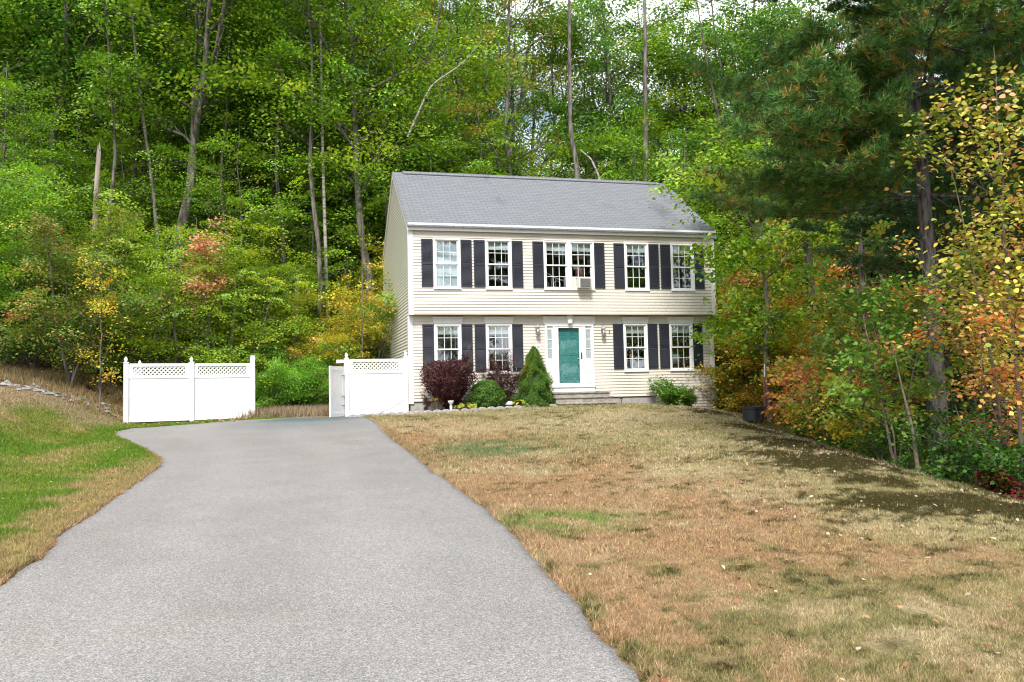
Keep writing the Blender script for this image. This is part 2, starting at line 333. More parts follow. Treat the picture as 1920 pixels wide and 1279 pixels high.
# keep soil out of the house interior
V = np.stack([X, Y, Z], -1).reshape(-1, 3); ny, nx = X.shape
i = np.arange(ny-1)[:, None]*nx+np.arange(nx-1)[None]; F = np.stack([i, i+1, i+nx+1, i+nx], -1).reshape(-1, 4)
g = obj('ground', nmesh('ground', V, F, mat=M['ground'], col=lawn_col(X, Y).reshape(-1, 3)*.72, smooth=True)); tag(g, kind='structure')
# driveway strip
dd = np.concatenate([np.arange(-8.5, 3, .5), np.arange(3, DEND, .09), [DEND]]); uu = np.linspace(0, 1, 74)
D, U = np.meshgrid(dd, uu, indexing='ij'); SL = drL(D); SR = drR(D)
S = SL+(SR-SL)*U
x, y = ds2xy(D, S)
edge = np.minimum(U, 1-U)
Z = H(x, y)+.004+.010*(fbm(x*.8, y*.8, 61)-.5)
Z = np.where(edge <= 0, Z-.10, Z)
nz = fbm(x*.5, y*.5, 71); nz2 = fbm(x*2.2, y*2.2, 72)
c = np.ones(x.shape+(3,))*np.array([.232, .228, .222])
c = c*(1+.26*(nz-.5)+.16*(nz2-.5)+.07*np.exp(-((U-.28)/.09)**2)+.07*np.exp(-((U-.68)/.09)**2))[..., None]
c = c*(1-.35*np.exp(-((np.minimum(S-SL, SR-S))/.10)**2))[..., None]
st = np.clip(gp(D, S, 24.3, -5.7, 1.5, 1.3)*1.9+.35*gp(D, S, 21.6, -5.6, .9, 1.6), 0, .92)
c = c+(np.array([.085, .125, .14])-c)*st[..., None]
br = sm(fbm(x*1.7, y*1.7, 75), .55, .75)*.35
c = c*(1-br[..., None]*np.array([.02, .08, .16]))
ny, nx = x.shape
i = np.arange(ny-1)[:, None]*nx+np.arange(nx-1)[None]; F = np.stack([i, i+1, i+nx+1, i+nx], -1).reshape(-1, 4)
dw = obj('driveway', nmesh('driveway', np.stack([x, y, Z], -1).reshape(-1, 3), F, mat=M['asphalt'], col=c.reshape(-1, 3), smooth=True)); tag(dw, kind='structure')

# ------------------------------------------------------------------ grass blades (one object: nobody could count them)
def blades(n, d0, d1, s0f, s1f, h, wd, seed):
    r = np.random.default_rng(seed)
    d = d0+(d1-d0)*r.random(n); a = s0f(d); b_ = s1f(d); s = a+(b_-a)*r.random(n)
    x, y = ds2xy(d, s)
    keep = np.ones(n, bool)
    keep &= ~((y > -1.35) & (x > -2.1) & (x < 7))
    keep &= ~((y > -.05) & (x > -.1) & (x < 10.5))
    ed = .05*r.random(n); keep &= ~((s > drL(d)+ed) & (s < drR(d)-ed) & (d < DEND))
    keep &= vn(x*9, y*9, 77) > .22
    x, y, d, s = x[keep], y[keep], d[keep], s[keep]; n = len(x)
    col = lawn_col(x, y)
    lum = col.sum(1); mossy = lum < .16
    hh = h*(.45+.9*r.random(n))*(.55+.9*fbm(x*2.5, y*2.5, 81))*np.where(mossy, .45, 1)
    an = r.random(n)*2*np.pi; ln = r.normal(0, .75, n)*hh; la = r.random(n)*2*np.pi
    z = H(x, y)
    p = np.stack([x, y, z], -1); sd = np.stack([np.cos(an), np.sin(an), 0*an], -1)*(wd*(.6+.8*r.random(n)))[:, None]*.5
    tip = p+np.stack([np.cos(la)*ln, np.sin(la)*ln, hh], -1)
    V = np.stack([p-sd, p+sd, tip], 1).reshape(-1, 3)
    col = col*(.55+1.0*r.random(n)**1.3)[:, None]*(.8+.4*vn(x*14, y*14, 79))[:, None]
    k = r.random(n) < .06; col[k] = col[k]*.4+np.array([.42, .36, .22])*.6
    k = (r.random(n) < .07) & ~mossy; col[k] = col[k]*.5+np.array([.10, .19, .04])*.5
    return V, col
VV = []; CC = []
right = lambda d: drR(d)-.06
def add_bl(*a):
    v, c = blades(*a); VV.append(v); CC.append(c)
add_bl(130000, 3.9, 7.5, right, lambda d: .62*d+.3, .026, .005, 1)
add_bl(26000, 4, 25, lambda d: drR(d)-.05, lambda d: drR(d)+.12, .055, .008, 11); add_bl(26000, 6, 24, lambda d: drL(d)-.12, lambda d: drL(d)+.05, .055, .008, 12)
add_bl(140000, 7.5, 13, right, lambda d: np.minimum(.62*d+.3, 6.9), .032, .008, 2)
add_bl(90000, 13, 27.5, right, lambda d: 6.9+0*d, .045, .014, 3)
add_bl(70000, 6, 14, lambda d: -.63*d-.3, lambda d: drL(d)+.06, .045, .009, 4)
add_bl(90000, 14, 27, lambda d: np.maximum(-.63*d-.3, -15+0*d), lambda d: np.where(d < 24.3, drL(d)+.03, -7.4), .05, .014, 5)
V = np.concatenate(VV); Cc = np.concatenate(CC)
gr = obj('grass', nmesh('grass', V, np.arange(len(V)).reshape(-1, 3), mat=M['grass'], col=Cc)); tag(gr, 'short dry and green lawn grass around the driveway', 'grass', kind='stuff')

# fallen leaves
def leaf_polys(P, Dr, Nn, ln, wd, k6=False):
    Dr = Dr/np.linalg.norm(Dr, axis=1, keepdims=True); S = np.cross(Nn, Dr); S /= np.linalg.norm(S, axis=1, keepdims=True)+1e-9
    ln = ln[:, None]; wd = wd[:, None]
    if k6:
        up = np.cross(Dr, S)*ln*.10
        V = np.stack([P-Dr*ln*.5, P-Dr*ln*.22+S*wd*.42+up, P+Dr*ln*.15+S*wd*.40+up, P+Dr*ln*.5, P+Dr*ln*.15-S*wd*.40+up, P-Dr*ln*.22-S*wd*.42+up], 1)
        return V.reshape(-1, 3), np.arange(len(P)*6).reshape(-1, 6)
    V = np.stack([P-Dr*ln*.5, P+S*wd*.5+Dr*ln*.05, P+Dr*ln*.5, P-S*wd*.5+Dr*ln*.05], 1)
    return V.reshape(-1, 3), np.arange(len(P)*4).reshape(-1, 4)
def rnd_dir(r, n): v = r.normal(size=(n, 3)); return v/np.linalg.norm(v, axis=1, keepdims=True)
r = np.random.default_rng(5)
n = 3400; d = 4+22*r.random(n)**.8; s = -13+20*r.random(n); s = np.where(r.random(n) < .55, 1.5+5.5*r.random(n), s)
x, y = ds2xy(d, s); inside = (s > drL(d)) & (s < drR(d)); keep = (~inside | (r.random(n) < .05)) & ~((y > -1.3) & (x > -.2)); x, y = x[keep], y[keep]; n = len(x)
P = np.stack([x, y, H(x, y)+.035+.015*r.random(n)], -1); Nn = rnd_dir(r, n)*.5+np.array([0, 0, 1]); Dr = rnd_dir(r, n)*np.array([1, 1, .3])
V, F = leaf_polys(P, Dr, Nn, .03+.04*r.random(n)**2, .02+.025*r.random(n), True)
pal = np.array([[.42, .34, .25], [.38, .20, .09], [.28, .11, .06], [.36, .28, .20], [.14, .08, .05]])
fl = obj('fallen_leaves', nmesh('fallen_leaves', V, F, mat=M['dryleaf'], col=pal[r.integers(0, 5, n)]*(.7+.5*r.random(n))[:, None])); tag(fl, 'dry fallen leaves scattered over the lawn', 'fallen leaves', kind='stuff')

# ------------------------------------------------------------------ HOUSE
W = 10.36; OV = .248; DEP = 6.95; ZJ = 2.709; ZE = 5.29; YR = 3.35; ZRI = 8.03
house = thing('colonial_house', 'two storey cream sided colonial house with grey roof and dark shutters', 'house')
HX0 = 0.0; HX1 = W
CH = .0995
upw = [(1.19, .427), (2.845, .435), (5.19, .857), (7.54, .433), (9.19, .430)]   # centre, half width
low = [(1.22, .43), (2.865, .435), (7.525, .432), (9.17, .428)]
UZ0, UZ1 = 3.48, 5.077; LZ0, LZ1 = .818, 2.405
def split(a, b_, holes):
    out = []; x = a
    for h0, h1 in sorted(holes):
        if h0 > x: out.append((x, min(h0, b_)))
        x = max(x, h1)
    if x < b_: out.append((x, b_))
    return out
def siding_front(yf, x0, x1, z0, z1, holes):
    mb = MB(); z = z0
    while z < z1-.01:
        zt = min(z+CH, z1)
        hs = [(a, b_) for a, b_, c0, c1 in holes if c0 < (z+zt)/2 < c1]
        for a, b_ in split(x0, x1, hs):
            a2, b2 = a, b_
            mb.prism([(yf, z), (yf-.022, z), (yf-.021, z+.008), (yf-.003, zt), (yf, zt)], 'x', a2, b2)
        z += CH
    return mb
holesU = [(c-h+.03, c+h-.03, UZ0+.03, UZ1-.03) for c, h in upw]
holesL = [(c-h+.03, c+h-.03, LZ0+.03, LZ1-.03) for c, h in low]+[(4.45, 6.0, .2, 2.35)]
mb = siding_front(-OV, .02, W-.02, ZJ, ZE+.1, holesU)
mb.build('upper_wall', M['siding'], house)
mb = siding_front(0, .02, W-.02, .003, ZJ-.04, holesL)
mb2 = siding_front(0, 8.19, W-.02, .003-CH*10, .003, [])
mb.v += mb2.v and []  # keep separate pieces joined below
off = len(mb.v); mb.v += mb2.v; mb.f += [[i+off for i in f] for f in mb2.f]
mb.build('lower_wall', M['siding'], house)
# wall backing (structural sheets with the openings left free)
def backing(y0, y1, x0, x1, z0, z1, holes, mb):
    zs = sorted({z0, z1, *[h[2] for h in holes], *[h[3] for h in holes]})
    for a, b_ in zip(zs[:-1], zs[1:]):
        hs = [(h[0], h[1]) for h in holes if h[2] < (a+b_)/2 < h[3]]
        for p, q in split(x0, x1, hs): mb.box(p, q, y0, y1, a, b_)
    return mb
mb = MB(); backing(-OV+.001, -OV+.12, .06, W-.06, ZJ+.02, ZE+.15, holesU, mb); backing(.001, .12, .06, W-.06, -.02, ZJ-.06, holesL, mb)
mb.build('wall_lining', M['dark'], house)
mb = MB(); mb.box(.13, W-.13, .125, DEP-.13, -.30, -.02); mb.box(.1, W-.1, .13, DEP-.1, ZJ-.02, ZJ+.10)
mb.box(.1, W-.1, -OV+.13, DEP-.1, ZE-.1, ZE+.05)
mb.box(.13, W-.13, 3.3, 3.4, -.0, ZE-.1)
for xx in (2.05, 4.15, 6.35, 8.37): mb.box(xx-.04, xx+.04, .15, 3.3, .0, ZE-.11)
mb.build('floor', M['dark'], house)
# gable walls (clapboard courses following the roof pitch)
SL_ = (ZRI-5.47)/(YR+.368)
def roofz(y): return ZRI-SL_*abs(y-YR)
for side, xx, sg in (('l', 0, -1), ('r', W, 1)):
    mb = MB(); z = .003 if sg < 0 else .003-CH*16
    while z < ZRI-.35:
        zt = z+CH; zm = z+CH*.5
        y0 = 0 if z < ZJ else -OV; y1 = DEP
        if zt > 5.2:
            half = (ZRI-.12-zt)/SL_
            y0 = max(y0, YR-half); y1 = min(y1, YR+half)
        if y1-y0 > .05:
            mb.prism([(xx, z), (xx+sg*.028, z), (xx+sg*.027, z+.008), (xx+sg*.003, zt), (xx, zt)] if sg < 0 else [(xx, z), (xx+sg*.028, z), (xx+sg*.027, z+.008), (xx+sg*.003, zt), (xx, zt)], 'y', y0+.02, y1-.02)
        z += CH
    xi = xx-sg*.001; xo = xx-sg*.12
    mb.prism([(0.01, -.02), (DEP, -.02), (DEP, roofz(DEP)-.1), (YR, ZRI-.1), (-OV+.01, roofz(-OV)-.1), (-OV+.01, ZJ+.01), (0.01, ZJ+.01)], 'x', min(xi, xo), max(xi, xo))
    mb.build('gable_wall', M['siding'], house)
MB().box(.02, W-.02, DEP-.12, DEP-.005, -.02, 5.35).build('rear_wall', M['siding'], house)
# jetty soffit
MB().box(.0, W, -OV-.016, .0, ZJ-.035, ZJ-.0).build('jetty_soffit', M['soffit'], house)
# foundation
mb = MB(); mb.box(.03, W-.03, .02, DEP-.03, -1.6, -.004); mb.build('foundation', M['concrete'], house)
# corner boards
def corner(x0, x1, yf, z0, z1, side):
    mb = MB(); mb.box(x0, x1, yf-.030, yf+.0, z0, z1)
    if side < 0: mb.box(x0-.026, x0, yf-.030, yf+.11, z0, z1)
    else: mb.box(x1, x1+.026, yf-.030, yf+.11, z0, z1)
    return mb
for a in ((0, .125, -OV, ZJ-.04, ZE+.02, -1), (W-.125, W, -OV, ZJ-.04, ZE+.02, 1), (0, .125, 0, -.06, ZJ-.045, -1), (W-.125, W, 0, -1.0, ZJ-.045, 1)):
    corner(*a).build('corner_board', M['white'], house)
mb = MB(); mb.box(-.026, 0, DEP-.11, DEP+.02, -.06, 5.25); mb.build('corner_board', M['white'], house)
# eaves: fascia, gutter lip, soffit
YF = -.40
mb = MB(); mb.box(-.03, W+.03, YF+.022, YF+.05, 5.285, 5.43); mb.box(-.032, W+.032, YF-.03, YF+.05, 5.431, 5.505); mb.build('fascia', M['white'], house)
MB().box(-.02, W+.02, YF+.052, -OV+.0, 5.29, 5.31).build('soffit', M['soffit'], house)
MB().box(-.03, W+.03, DEP+.1, DEP+.14, 5.25, 5.5).build('fascia', M['white'], house)
# roof slabs
yb = 2*YR+.43; ze = roofz(YF-.05)+.02
rt = .045
mb = MB()
def slope(y): return ZRI+.02-SL_*abs(y-YR)
mb.prism([(YF-.06, slope(YF-.06)), (YR, slope(YR)), (yb, slope(yb)), (yb, slope(yb)-rt), (YR, slope(YR)-rt), (YF-.06, slope(YF-.06)-rt)], 'x', -.055, W+.055)
roof = mb.build('roof', M['shingle'], house)
mb = MB(); mb.prism([(YR-.16, slope(YR-.16)+.045), (YR, slope(YR)+.055), (YR+.16, slope(YR+.16)+.045), (YR+.16, slope(YR+.16)+.02), (YR, slope(YR)+.03), (YR-.16, slope(YR-.16)+.02)], 'x', .33, W-.30)
mb.build('ridge_vent', M['shingle'], roof)
MB().box(.36, W-.33, YR-.135, YR+.135, slope(YR-.135)-.02, slope(YR-.135)+.028).build('vent_slot', M['tub'], roof)
for xx in (-.05, W+.02):
    mb = MB()
    for (ya, yb2) in ((YF-.02, YR), (YR, yb-.04)):
        mb.prism([(ya, slope(ya)-rt-.002), (yb2, slope(yb2)-rt-.002), (yb2, slope(yb2)-rt-.17), (ya, slope(ya)-rt-.17)], 'x', xx, xx+.03)
    mb.build('rake_board', M['rake'], house)

# windows
def window_meshes(w, h):
    fr = MB(); t = .055
    fr.box(0, t, -.035, .06, 0, h); fr.box(w-t, w, -.035, .06, 0, h); fr.box(t, w-t, -.033, .06, h-t, h); fr.box(t, w-t, -.034, .06, 0, t)
    fr.box(-.01, w+.01, -.052, -.036, -.012, .03)
    fr.box(t, t+.02, -.012, .06, t, h-t); fr.box(w-t-.02, w-t, -.012, .06, t, h-t)
    def sash(hh, y0):
        s = MB(); a = t+.022; b_ = w-t-.022; r = .035
        s.box(a, a+r, y0, y0+.03, 0, hh); s.box(b_-r, b_, y0, y0+.03, 0, hh); s.box(a+r, b_-r, y0+.001, y0+.029, 0, r+.008); s.box(a+r, b_-r, y0+.001, y0+.029, hh-r, hh)
        wi = b_-a-2*r
        for k in (1, 2): xx = a+r+wi*k/3; s.box(xx-.0085, xx+.0085, y0+.004, y0+.022, r, hh-r)
        zz = hh*.5; s.box(a+r, b_-r, y0+.005, y0+.021, zz-.0085, zz+.0085)
        return s
    hs = (h-2*t)/2+.02
    pan = MB().box(t+.05, w-t-.05, .0, .004, .03, hs-.03)
    bl = MB(); n = 9
    for k in range(n): bl.box(t+.03, w-t-.03, .085, .10, h-t-.03-(k+1)*.026, h-t-.03-(k+1)*.026+.022)
    bl.box(t+.03, w-t-.03, .08, .11, h-t-.035, h-t)
    wand = MB().tube([(w-t-.12, .08, h-t-.05), (w-t-.125, .08, h-t-.72)], .006, 5)
    return (fr.mesh('window', M['white']), sash(hs, 0).mesh('sash', M['white']), pan.mesh('pane', M['glass']), bl.mesh('blind', M['blind']), wand.mesh('blind_wand', M['offwhite']), t, hs)
WU = window_meshes(.862, UZ1-UZ0); WL = window_meshes(.862, LZ1-LZ0)
def put_window(x0, y, z0, S, blind=True, raise_=0):
    fr = obj('window', S[0], house, (x0, y, z0)); t, hs = S[5], S[6]
    lo = obj('sash', S[1], fr, (0, .035, t+raise_)); up_ = obj('sash', S[1], fr, (0, .002, t+hs-.04))
    obj('pane', S[2], fr, (0, .050, t+raise_)); obj('pane', S[2], fr, (0, .017, t+hs-.04))
    if blind: obj('blind', S[3], fr); obj('blind_wand', S[4], fr)
    return fr
for k, c in enumerate([1.19, 2.845, 4.763, 5.621, 7.54, 9.19]):
    fr = put_window(c-.431, -OV-.008, UZ0, WU, k != 0, .34 if k == 3 else 0)
    if k == 0: MB().box(.07, .79, .10, .11, .06, 1.53).build('sky_reflection_blind', M['skyreflection'], fr)  # blind added behind this glass, its pale colour imitates reflected bright sky
for c, h in low: put_window(c-.431, -.008, LZ0, WL)
MB().box(4.36, 6.03, -OV-.055, -OV-.045, UZ1-.0, UZ1+.02).build('head_flashing', M['white'], house)
# crown mouldings over the ground floor windows
def crown(mb, x0, x1, z0, z1, y=-.02):
    mb.box(x0+.035, x1-.035, y-.035, y+.01, z0, z0+(z1-z0)*.55)
    mb.prism([(y+.01, z0+(z1-z0)*.55), (y-.040, z0+(z1-z0)*.55), (y-.05, z0+(z1-z0)*.75), (y-.085, z0+(z1-z0)*.88), (y-.09, z1), (y+.01, z1)], 'x', x0+.02, x1-.02)
    mb.box(x0, x1, y-.1, y+.012, z1, z1+.018)
for c, h in low:
    mb = MB(); crown(mb, c-.495, c+.495, LZ1+.012, 2.60); mb.build('window_crown', M['crown'], house)
# shutters (louvred)
def shutter_mesh(w, h):
    mb = MB(); t = .042
    mb.box(0, t, -.03, 0, 0, h); mb.box(w-t, w, -.03, 0, 0, h); mb.box(t, w-t, -.028, 0, 0, .07); mb.box(t, w-t, -.028, 0, h-.06, h); mb.box(t, w-t, -.028, 0, h*.47, h*.47+.06)
    mb.box(t, w-t, -.008, -.002, .07, h-.06)
    z = .085
    while z < h-.09:
        if not (h*.47-.03 < z < h*.47+.065): mb.prism([(-.008, z+.022), (-.024, z), (-.026, z+.004), (-.010, z+.027)], 'x', t, w-t)
        z += .033
    return mb.mesh('shutter', M['shutter'])
SU = shutter_mesh(.355, 1.49); SLm = shutter_mesh(.352, 1.49)
for x0 in (.388, 1.622, 2.045, 3.283, 3.97, 6.058, 6.74, 7.976, 8.40, 9.622): obj('shutter', SU, house, (x0, -OV-.018, 3.545))
for x0 in (.42, 1.652, 2.078, 3.298, 6.735, 7.958, 8.384, 9.602): obj('shutter', SLm, house, (x0, -.018, .905))

# entry
ent = MB()
ent.box(4.393, 4.455, -.045, .06, .375, 2.33); ent.box(5.985, 6.048, -.045, .06, .375, 2.33); ent.box(4.393, 6.048, -.046, .06, 2.33, 2.395)
ent.box(4.66, 4.735, -.04, .06, .375, 2.33); ent.box(5.69, 5.76, -.04, .06, .375, 2.33)
ent.box(4.40, 6.04, -.040, .05, .195, .345); ent.box(4.37, 6.07, -.075, .05, .345, .375)
entry = ent.build('entry_surround', M['white'], house)
mb = MB(); crown(mb, 4.31, 6.13, 2.40, 2.62)
mb.build('entry_crown', M['crown'], house)
mb = MB(); mb.prism([(5.16, 2.405), (5.28, 2.405), (5.325, 2.665), (5.115, 2.665)], 'y', -.145, -.04); mb.prism([(5.195, 2.42), (5.245, 2.42), (5.27, 2.64), (5.17, 2.64)], 'y', -.158, -.144)
mb.build('keystone', M['crown'], house)
for x0, x1 in ((4.455, 4.66), (5.76, 5.985)):
    mb = MB(); mb.box(x0, x1, .0, .03, .375, 1.28); mb.box(x0, x1, .0, .03, 2.22, 2.33); mb.box(x0, x0+.03, .0, .03, 1.28, 2.22); mb.box(x1-.03, x1, .0, .03, 1.28, 2.22)
    for z in (1.59, 1.90): mb.box(x0+.03, x1-.03, -.002, .028, z-.012, z+.012)
    mb.box(x0+.035, x1-.035, -.012, .0, .46, .76); mb.box(x0+.035, x1-.035, -.012, .0, .84, 1.2)
    sl = mb.build('sidelight', M['white'], house)
    MB().box(x0+.028, x1-.028, .012, .02, 1.28, 2.22).build('leaded_pane', M['leaded'], sl)
# storm door + front door
mb = MB(); mb.box(4.735, 4.845, -.03, .0, .375, 2.33); mb.box(5.55, 5.69, -.03, .0, .375, 2.33); mb.box(4.845, 5.55, -.029, .0, 2.27, 2.33); mb.box(4.845, 5.55, -.029, .0, .375, .475)
storm = mb.build('storm_door', M['white'], house)
MB().box(4.84, 5.555, -.018, -.013, .47, 2.275).build('storm_pane', M['glassdoor'], storm)
mb = MB(); mb.tube([(5.615, -.03, 1.28), (5.615, -.075, 1.29), (5.615, -.075, 1.43), (5.615, -.03, 1.44)], .011, 6); mb.box(5.60, 5.63, -.04, -.03, 1.25, 1.47); mb.build('handle', M['tub'], storm)
mb = MB(); mb.box(4.80, 5.60, .07, .115, .40, 2.30)
for x0, x1 in ((4.90, 5.14), (5.25, 5.49)):
    for z0, z1 in ((.55, 1.17), (1.38, 1.95), (2.04, 2.21)):
        t = .022
        mb.box(x0, x1, .060, .07, z0, z0+t); mb.box(x0, x1, .060, .07, z1-t, z1); mb.box(x0, x0+t, .060, .07, z0+t, z1-t); mb.box(x1-t, x1, .060, .07, z0+t, z1-t)
        mb.box(x0+.055, x1-.055, .058, .07, z0+.055, z1-.055)
door = mb.build('front_door', M['teal'], house)
mb = MB(); mb.lathe([(.028, 0), (.03, .02), (.016, .03), (.02, .05), (.0, .07)], 0, 0, 10)
kn = mb.build('door_knob', M['brass'], door, (5.53, .07, 1.08), True); kn.rotation_euler = (R_(90), 0, 0)
kn2 = obj('deadbolt', MB().lathe([(.028, 0), (.026, .015), (.0, .018)], 0, 0, 10).mesh('deadbolt', M['brass'], True), door, (5.53, .07, 1.26)); kn2.rotation_euler = (R_(90), 0, 0)
# wall lanterns
def lantern(x, z):
    mb = MB(); mb.box(-.045, .045, -.03, -.01, -.03, .12)
    mb.tube([(0, -.03, .09), (0, -.09, .15), (0, -.14, .13)], .009, 6)
    mb.lathe([(.015, .19), (.03, .17), (.055, .14), (.078, .10), (.08, .085)], 0, -.14, 8)
    mb.lathe([(.078, -.11), (.08, -.09), (.06, -.14), (.012, -.17)], 0, -.14, 8)
    for k in range(4):
        a = math.pi/4+k*math.pi/2; mb.tube([(.07*math.cos(a), -.14+.07*math.sin(a), -.1), (.07*math.cos(a), -.14+.07*math.sin(a), .09)], .006, 4)
    mb.tube([(.03*math.cos(t), -.14, .215+.035*math.sin(t)) for t in np.linspace(-1.5, 4.7, 12)], .006, 5)
    o = mb.build('wall_lantern', M['metal'], house, (x, -.012, z))
    MB().lathe([(.012, -.08), (.03, -.03), (.034, .02), (.02, .06)], 0, -.14, 10).build('bulb', M['bulb'], o, smooth=True)
lantern(4.12, 2.19); lantern(6.36, 2.14)
pl = MB().box(4.02, 4.20, -.032, -.012, 1.545, 1.70).build('number_plaque', M['crown'], house)
cu = bpy.data.curves.new('t', 'FONT'); cu.body = '57'; cu.size = .135; cu.extrude = .004; cu.align_x = 'CENTER'; cu.align_y = 'CENTER'
to = bpy.data.objects.new('t', cu); bpy.context.scene.collection.objects.link(to); bpy.context.view_layer.update()
me = bpy.data.meshes.new_from_object(to.evaluated_get(bpy.context.evaluated_depsgraph_get())); bpy.data.objects.remove(to); me.materials.clear(); me.materials.append(simple('number_grey', (.12, .125, .13), (.16, .16, .16)))
o = obj('house_number', me, pl, (4.11, -.037, 1.622)); o.rotation_euler = (R_(90), 0, 0)
mb = MB(); mb.tube([(0, 0, .05), (.005, -.03, .03), (0, -.045, -.01), (0, -.02, -.045)], .008, 5); mb.tube([(.005, -.03, .03), (.03, -.04, .06)], .006, 4); mb.tube([(0, -.04, 0), (-.028, -.04, .02)], .006, 4)
mb.build('wall_hook', M['tub'], house, (6.60, -.014, 2.12))

# air conditioner (sits in the raised sash)
ac = thing('window_air_conditioner', 'white window air conditioner with grey grille under the raised sash', 'air conditioner', (5.635, -OV, 3.56))
MB().box(-.215, .215, -.30, .16, -.035, .285).build('casing', M['offwhite'], ac, bevel=.012)
mb = MB()
for k in range(11): mb.box(-.17, .17, -.318, -.301, -.0+k*.024, .014+k*.024)
mb.box(-.175, .175, -.308, -.302, -.012, .265); mb.build('grille', M['grey_plastic'], ac)
for sx_ in (-1, 1):
    mb = MB()
    for k in range(5): mb.box(*sorted((sx_*(.218+k*.028), sx_*(.218+k*.028+.022))), .01, .035, -.01, .32)
    mb.build('side_panel', M['offwhite'], ac)
# things seen behind the glass
t = thing('table_lamp', 'white table lamp with drum shade behind the lower right window', 'lamp', (9.27, .75, .55))
MB().lathe([(.09, 0), (.10, .02), (.06, .06), (.11, .2), (.10, .36), (.03, .46), (.02, .52)], n=16).build('lamp_base', M['shade'], t, smooth=True)
MB().lathe([(.22, .52), (.18, .86)], n=20).build('lamp_shade', M['shade'], t, smooth=True)
t = thing('side_table', 'small dark table carrying the lamp inside the lower right window', 'table', (9.27, .75, -.02))
MB().lathe([(.3, .53), (.3, .565)], n=16).build('table_top', M['soil'], t); MB().lathe([(.18, 0), (.05, .04), (.04, .53)], n=10).build('pedestal', M['soil'], t)
t = obj('pink_ball_toy', MB().lathe([(.01, -.09), (.06, -.07), (.09, 0), (.06, .07), (.01, .09)], n=12).mesh('pink_ball_toy', M['pink'], True), None, (7.55, .42, 1.33)); tag(t, 'round pink toy on the sofa back behind the ground floor window', 'toy')
t = thing('sofa', 'grey green sofa behind the ground floor window right of the door', 'sofa', (7.5, .75, 0))
ms = simple('sofa_fabric', (.10, .14, .13), (.15, .19, .17), 9, .9); MB().box(-.8, .8, -.35, -.12, 0, 1.22).build('backrest', ms, t, bevel=.05); MB().box(-.8, .8, -.12, .5, .0, .45).build('seat', ms, t, bevel=.05)
t = thing('bed_headboard', 'curved white iron headboard behind the first floor double window', 'headboard', (4.77, .35, 2.81))
mb = MB(); mb.tube([(-.45, 0, 0), (-.45, 0, 1.35)], .02, 6); mb.tube([(.45, 0, 0), (.45, 0, 1.2)], .02, 6)
mb.tube([(-.45+.9*u, 0, 1.22+.16*math.cos(u*math.pi*1.0)) for u in np.linspace(0, 1, 14)], .018, 6)
for k in range(5): mb.tube([(-.3+.15*k, 0, .5), (-.3+.15*k, 0, 1.15)], .010, 5)
for cx in (-.2, .2): mb.tube([(cx+.12*math.cos(a), 0, .92+.12*math.sin(a)) for a in np.linspace(0, 6.28, 16)], .010, 5)
mb.build('iron_frame', M['white'], t)
t = thing('flower_pot', 'terracotta flower pot with stand inside the window above the air conditioner', 'flower pot', (5.68, .12, 3.98))
MB().lathe([(.13, 0), (.16, .20), (.175, .2), (.175, .25)], n=14).build('pot', M['terracotta'], t); MB().tube([(0, 0, .25), (0, 0, .55)], .035, 8).build('stem', M['terracotta'], t); MB().lathe([(.05, .52), (.2, .55), (.22, .6), (.1, .66), (.01, .68)], n=14).build('dish', M['terracotta'], t)
MB().box(-.25, .25, -.08, .2, -.05, -.001).build('shelf', M['soil'], t)

# front steps
st = thing('front_steps', 'weathered concrete front steps of three treads below the teal door', 'steps', (5.26, 0, Hf(5.26, -.5)))
gz = -(st.location.z)
zt = [.190, .045, -.135]
for k, (x0, x1, yo) in enumerate(((4.32, 6.20, -.95), (4.325, 6.195, -1.24), (4.33, 6.19, -1.53))):
    mb = MB(); z1 = zt[k]+gz
    yi = -.005 if k == 0 else (-.97, -1.26)[k-1]+.02
    mb.box(x0-5.26-.03, x1-5.26+.03, yo-.035, yi, z1-.045, z1)
    mb.box(x0-5.26, x1-5.26, yo, yi-.001, -.25, z1-.046)
    mb.build('tread', M['step'], st, bevel=.008)
# downspout-side small bracket lamp by the steps
t = thing('path_light', 'small black path light at the right end of the bottom step', 'garden light', (6.36, -1.5, Hf(6.36, -1.5)))
MB().tube([(0, 0, 0), (0, 0, .17)], .010, 6).build('stake', M['tub'], t); MB().lathe([(.05, .17), (.055, .19), (.02, .23)], n=10).build('lamp_head', M['tub'], t)

# ------------------------------------------------------------------ fences
def post(h, finial=True, w=.125):
    mb = MB(); mb.box(-w/2, w/2, -w/2, w/2, 0, h)
    if finial:
        mb.box(-w*.62, w*.62, -w*.62, w*.62, h, h+.022)
        mb.lathe([(.045, h+.022), (.028, h+.05), (.05, h+.075), (.055, h+.10), (.035, h+.145), (.004, h+.185)], 0, 0, 12)
    else: mb.box(-w*.55, w*.55, -w*.55, w*.55, h, h+.02)
    return mb
def lattice(x0, x1, z0, z1, sp_=.118, w=.038):
    mb = MB()
    for sgn, yy in ((1, -.006), (-1, .006)):
        c = -2.0
        h = z1-z0; L_ = x1-x0
        k = -int(h/sp_)-2
        while k*sp_ < L_+h:
            a = k*sp_
            # centre line x = a + t (t from 0..h), clip
            t0 = max(0, -a); t1 = min(h, L_-a)
            if t1-t0 > .02:
                xs = lambda t: (x0+a+t) if sgn > 0 else (x1-a-t)
                p0 = (xs(t0), z0+t0); p1 = (xs(t1), z0+t1)
                n = (-(p1[1]-p0[1]), p1[0]-p0[0]); l = math.hypot(*n); n = (n[0]/l*w/2, n[1]/l*w/2)
                mb.prism([(p0[0]+n[0], p0[1]+n[1]), (p1[0]+n[0], p1[1]+n[1]), (p1[0]-n[0], p1[1]-n[1]), (p0[0]-n[0], p0[1]-n[1])], 'y', yy-.005, yy+.005)
            k += 1
    return mb
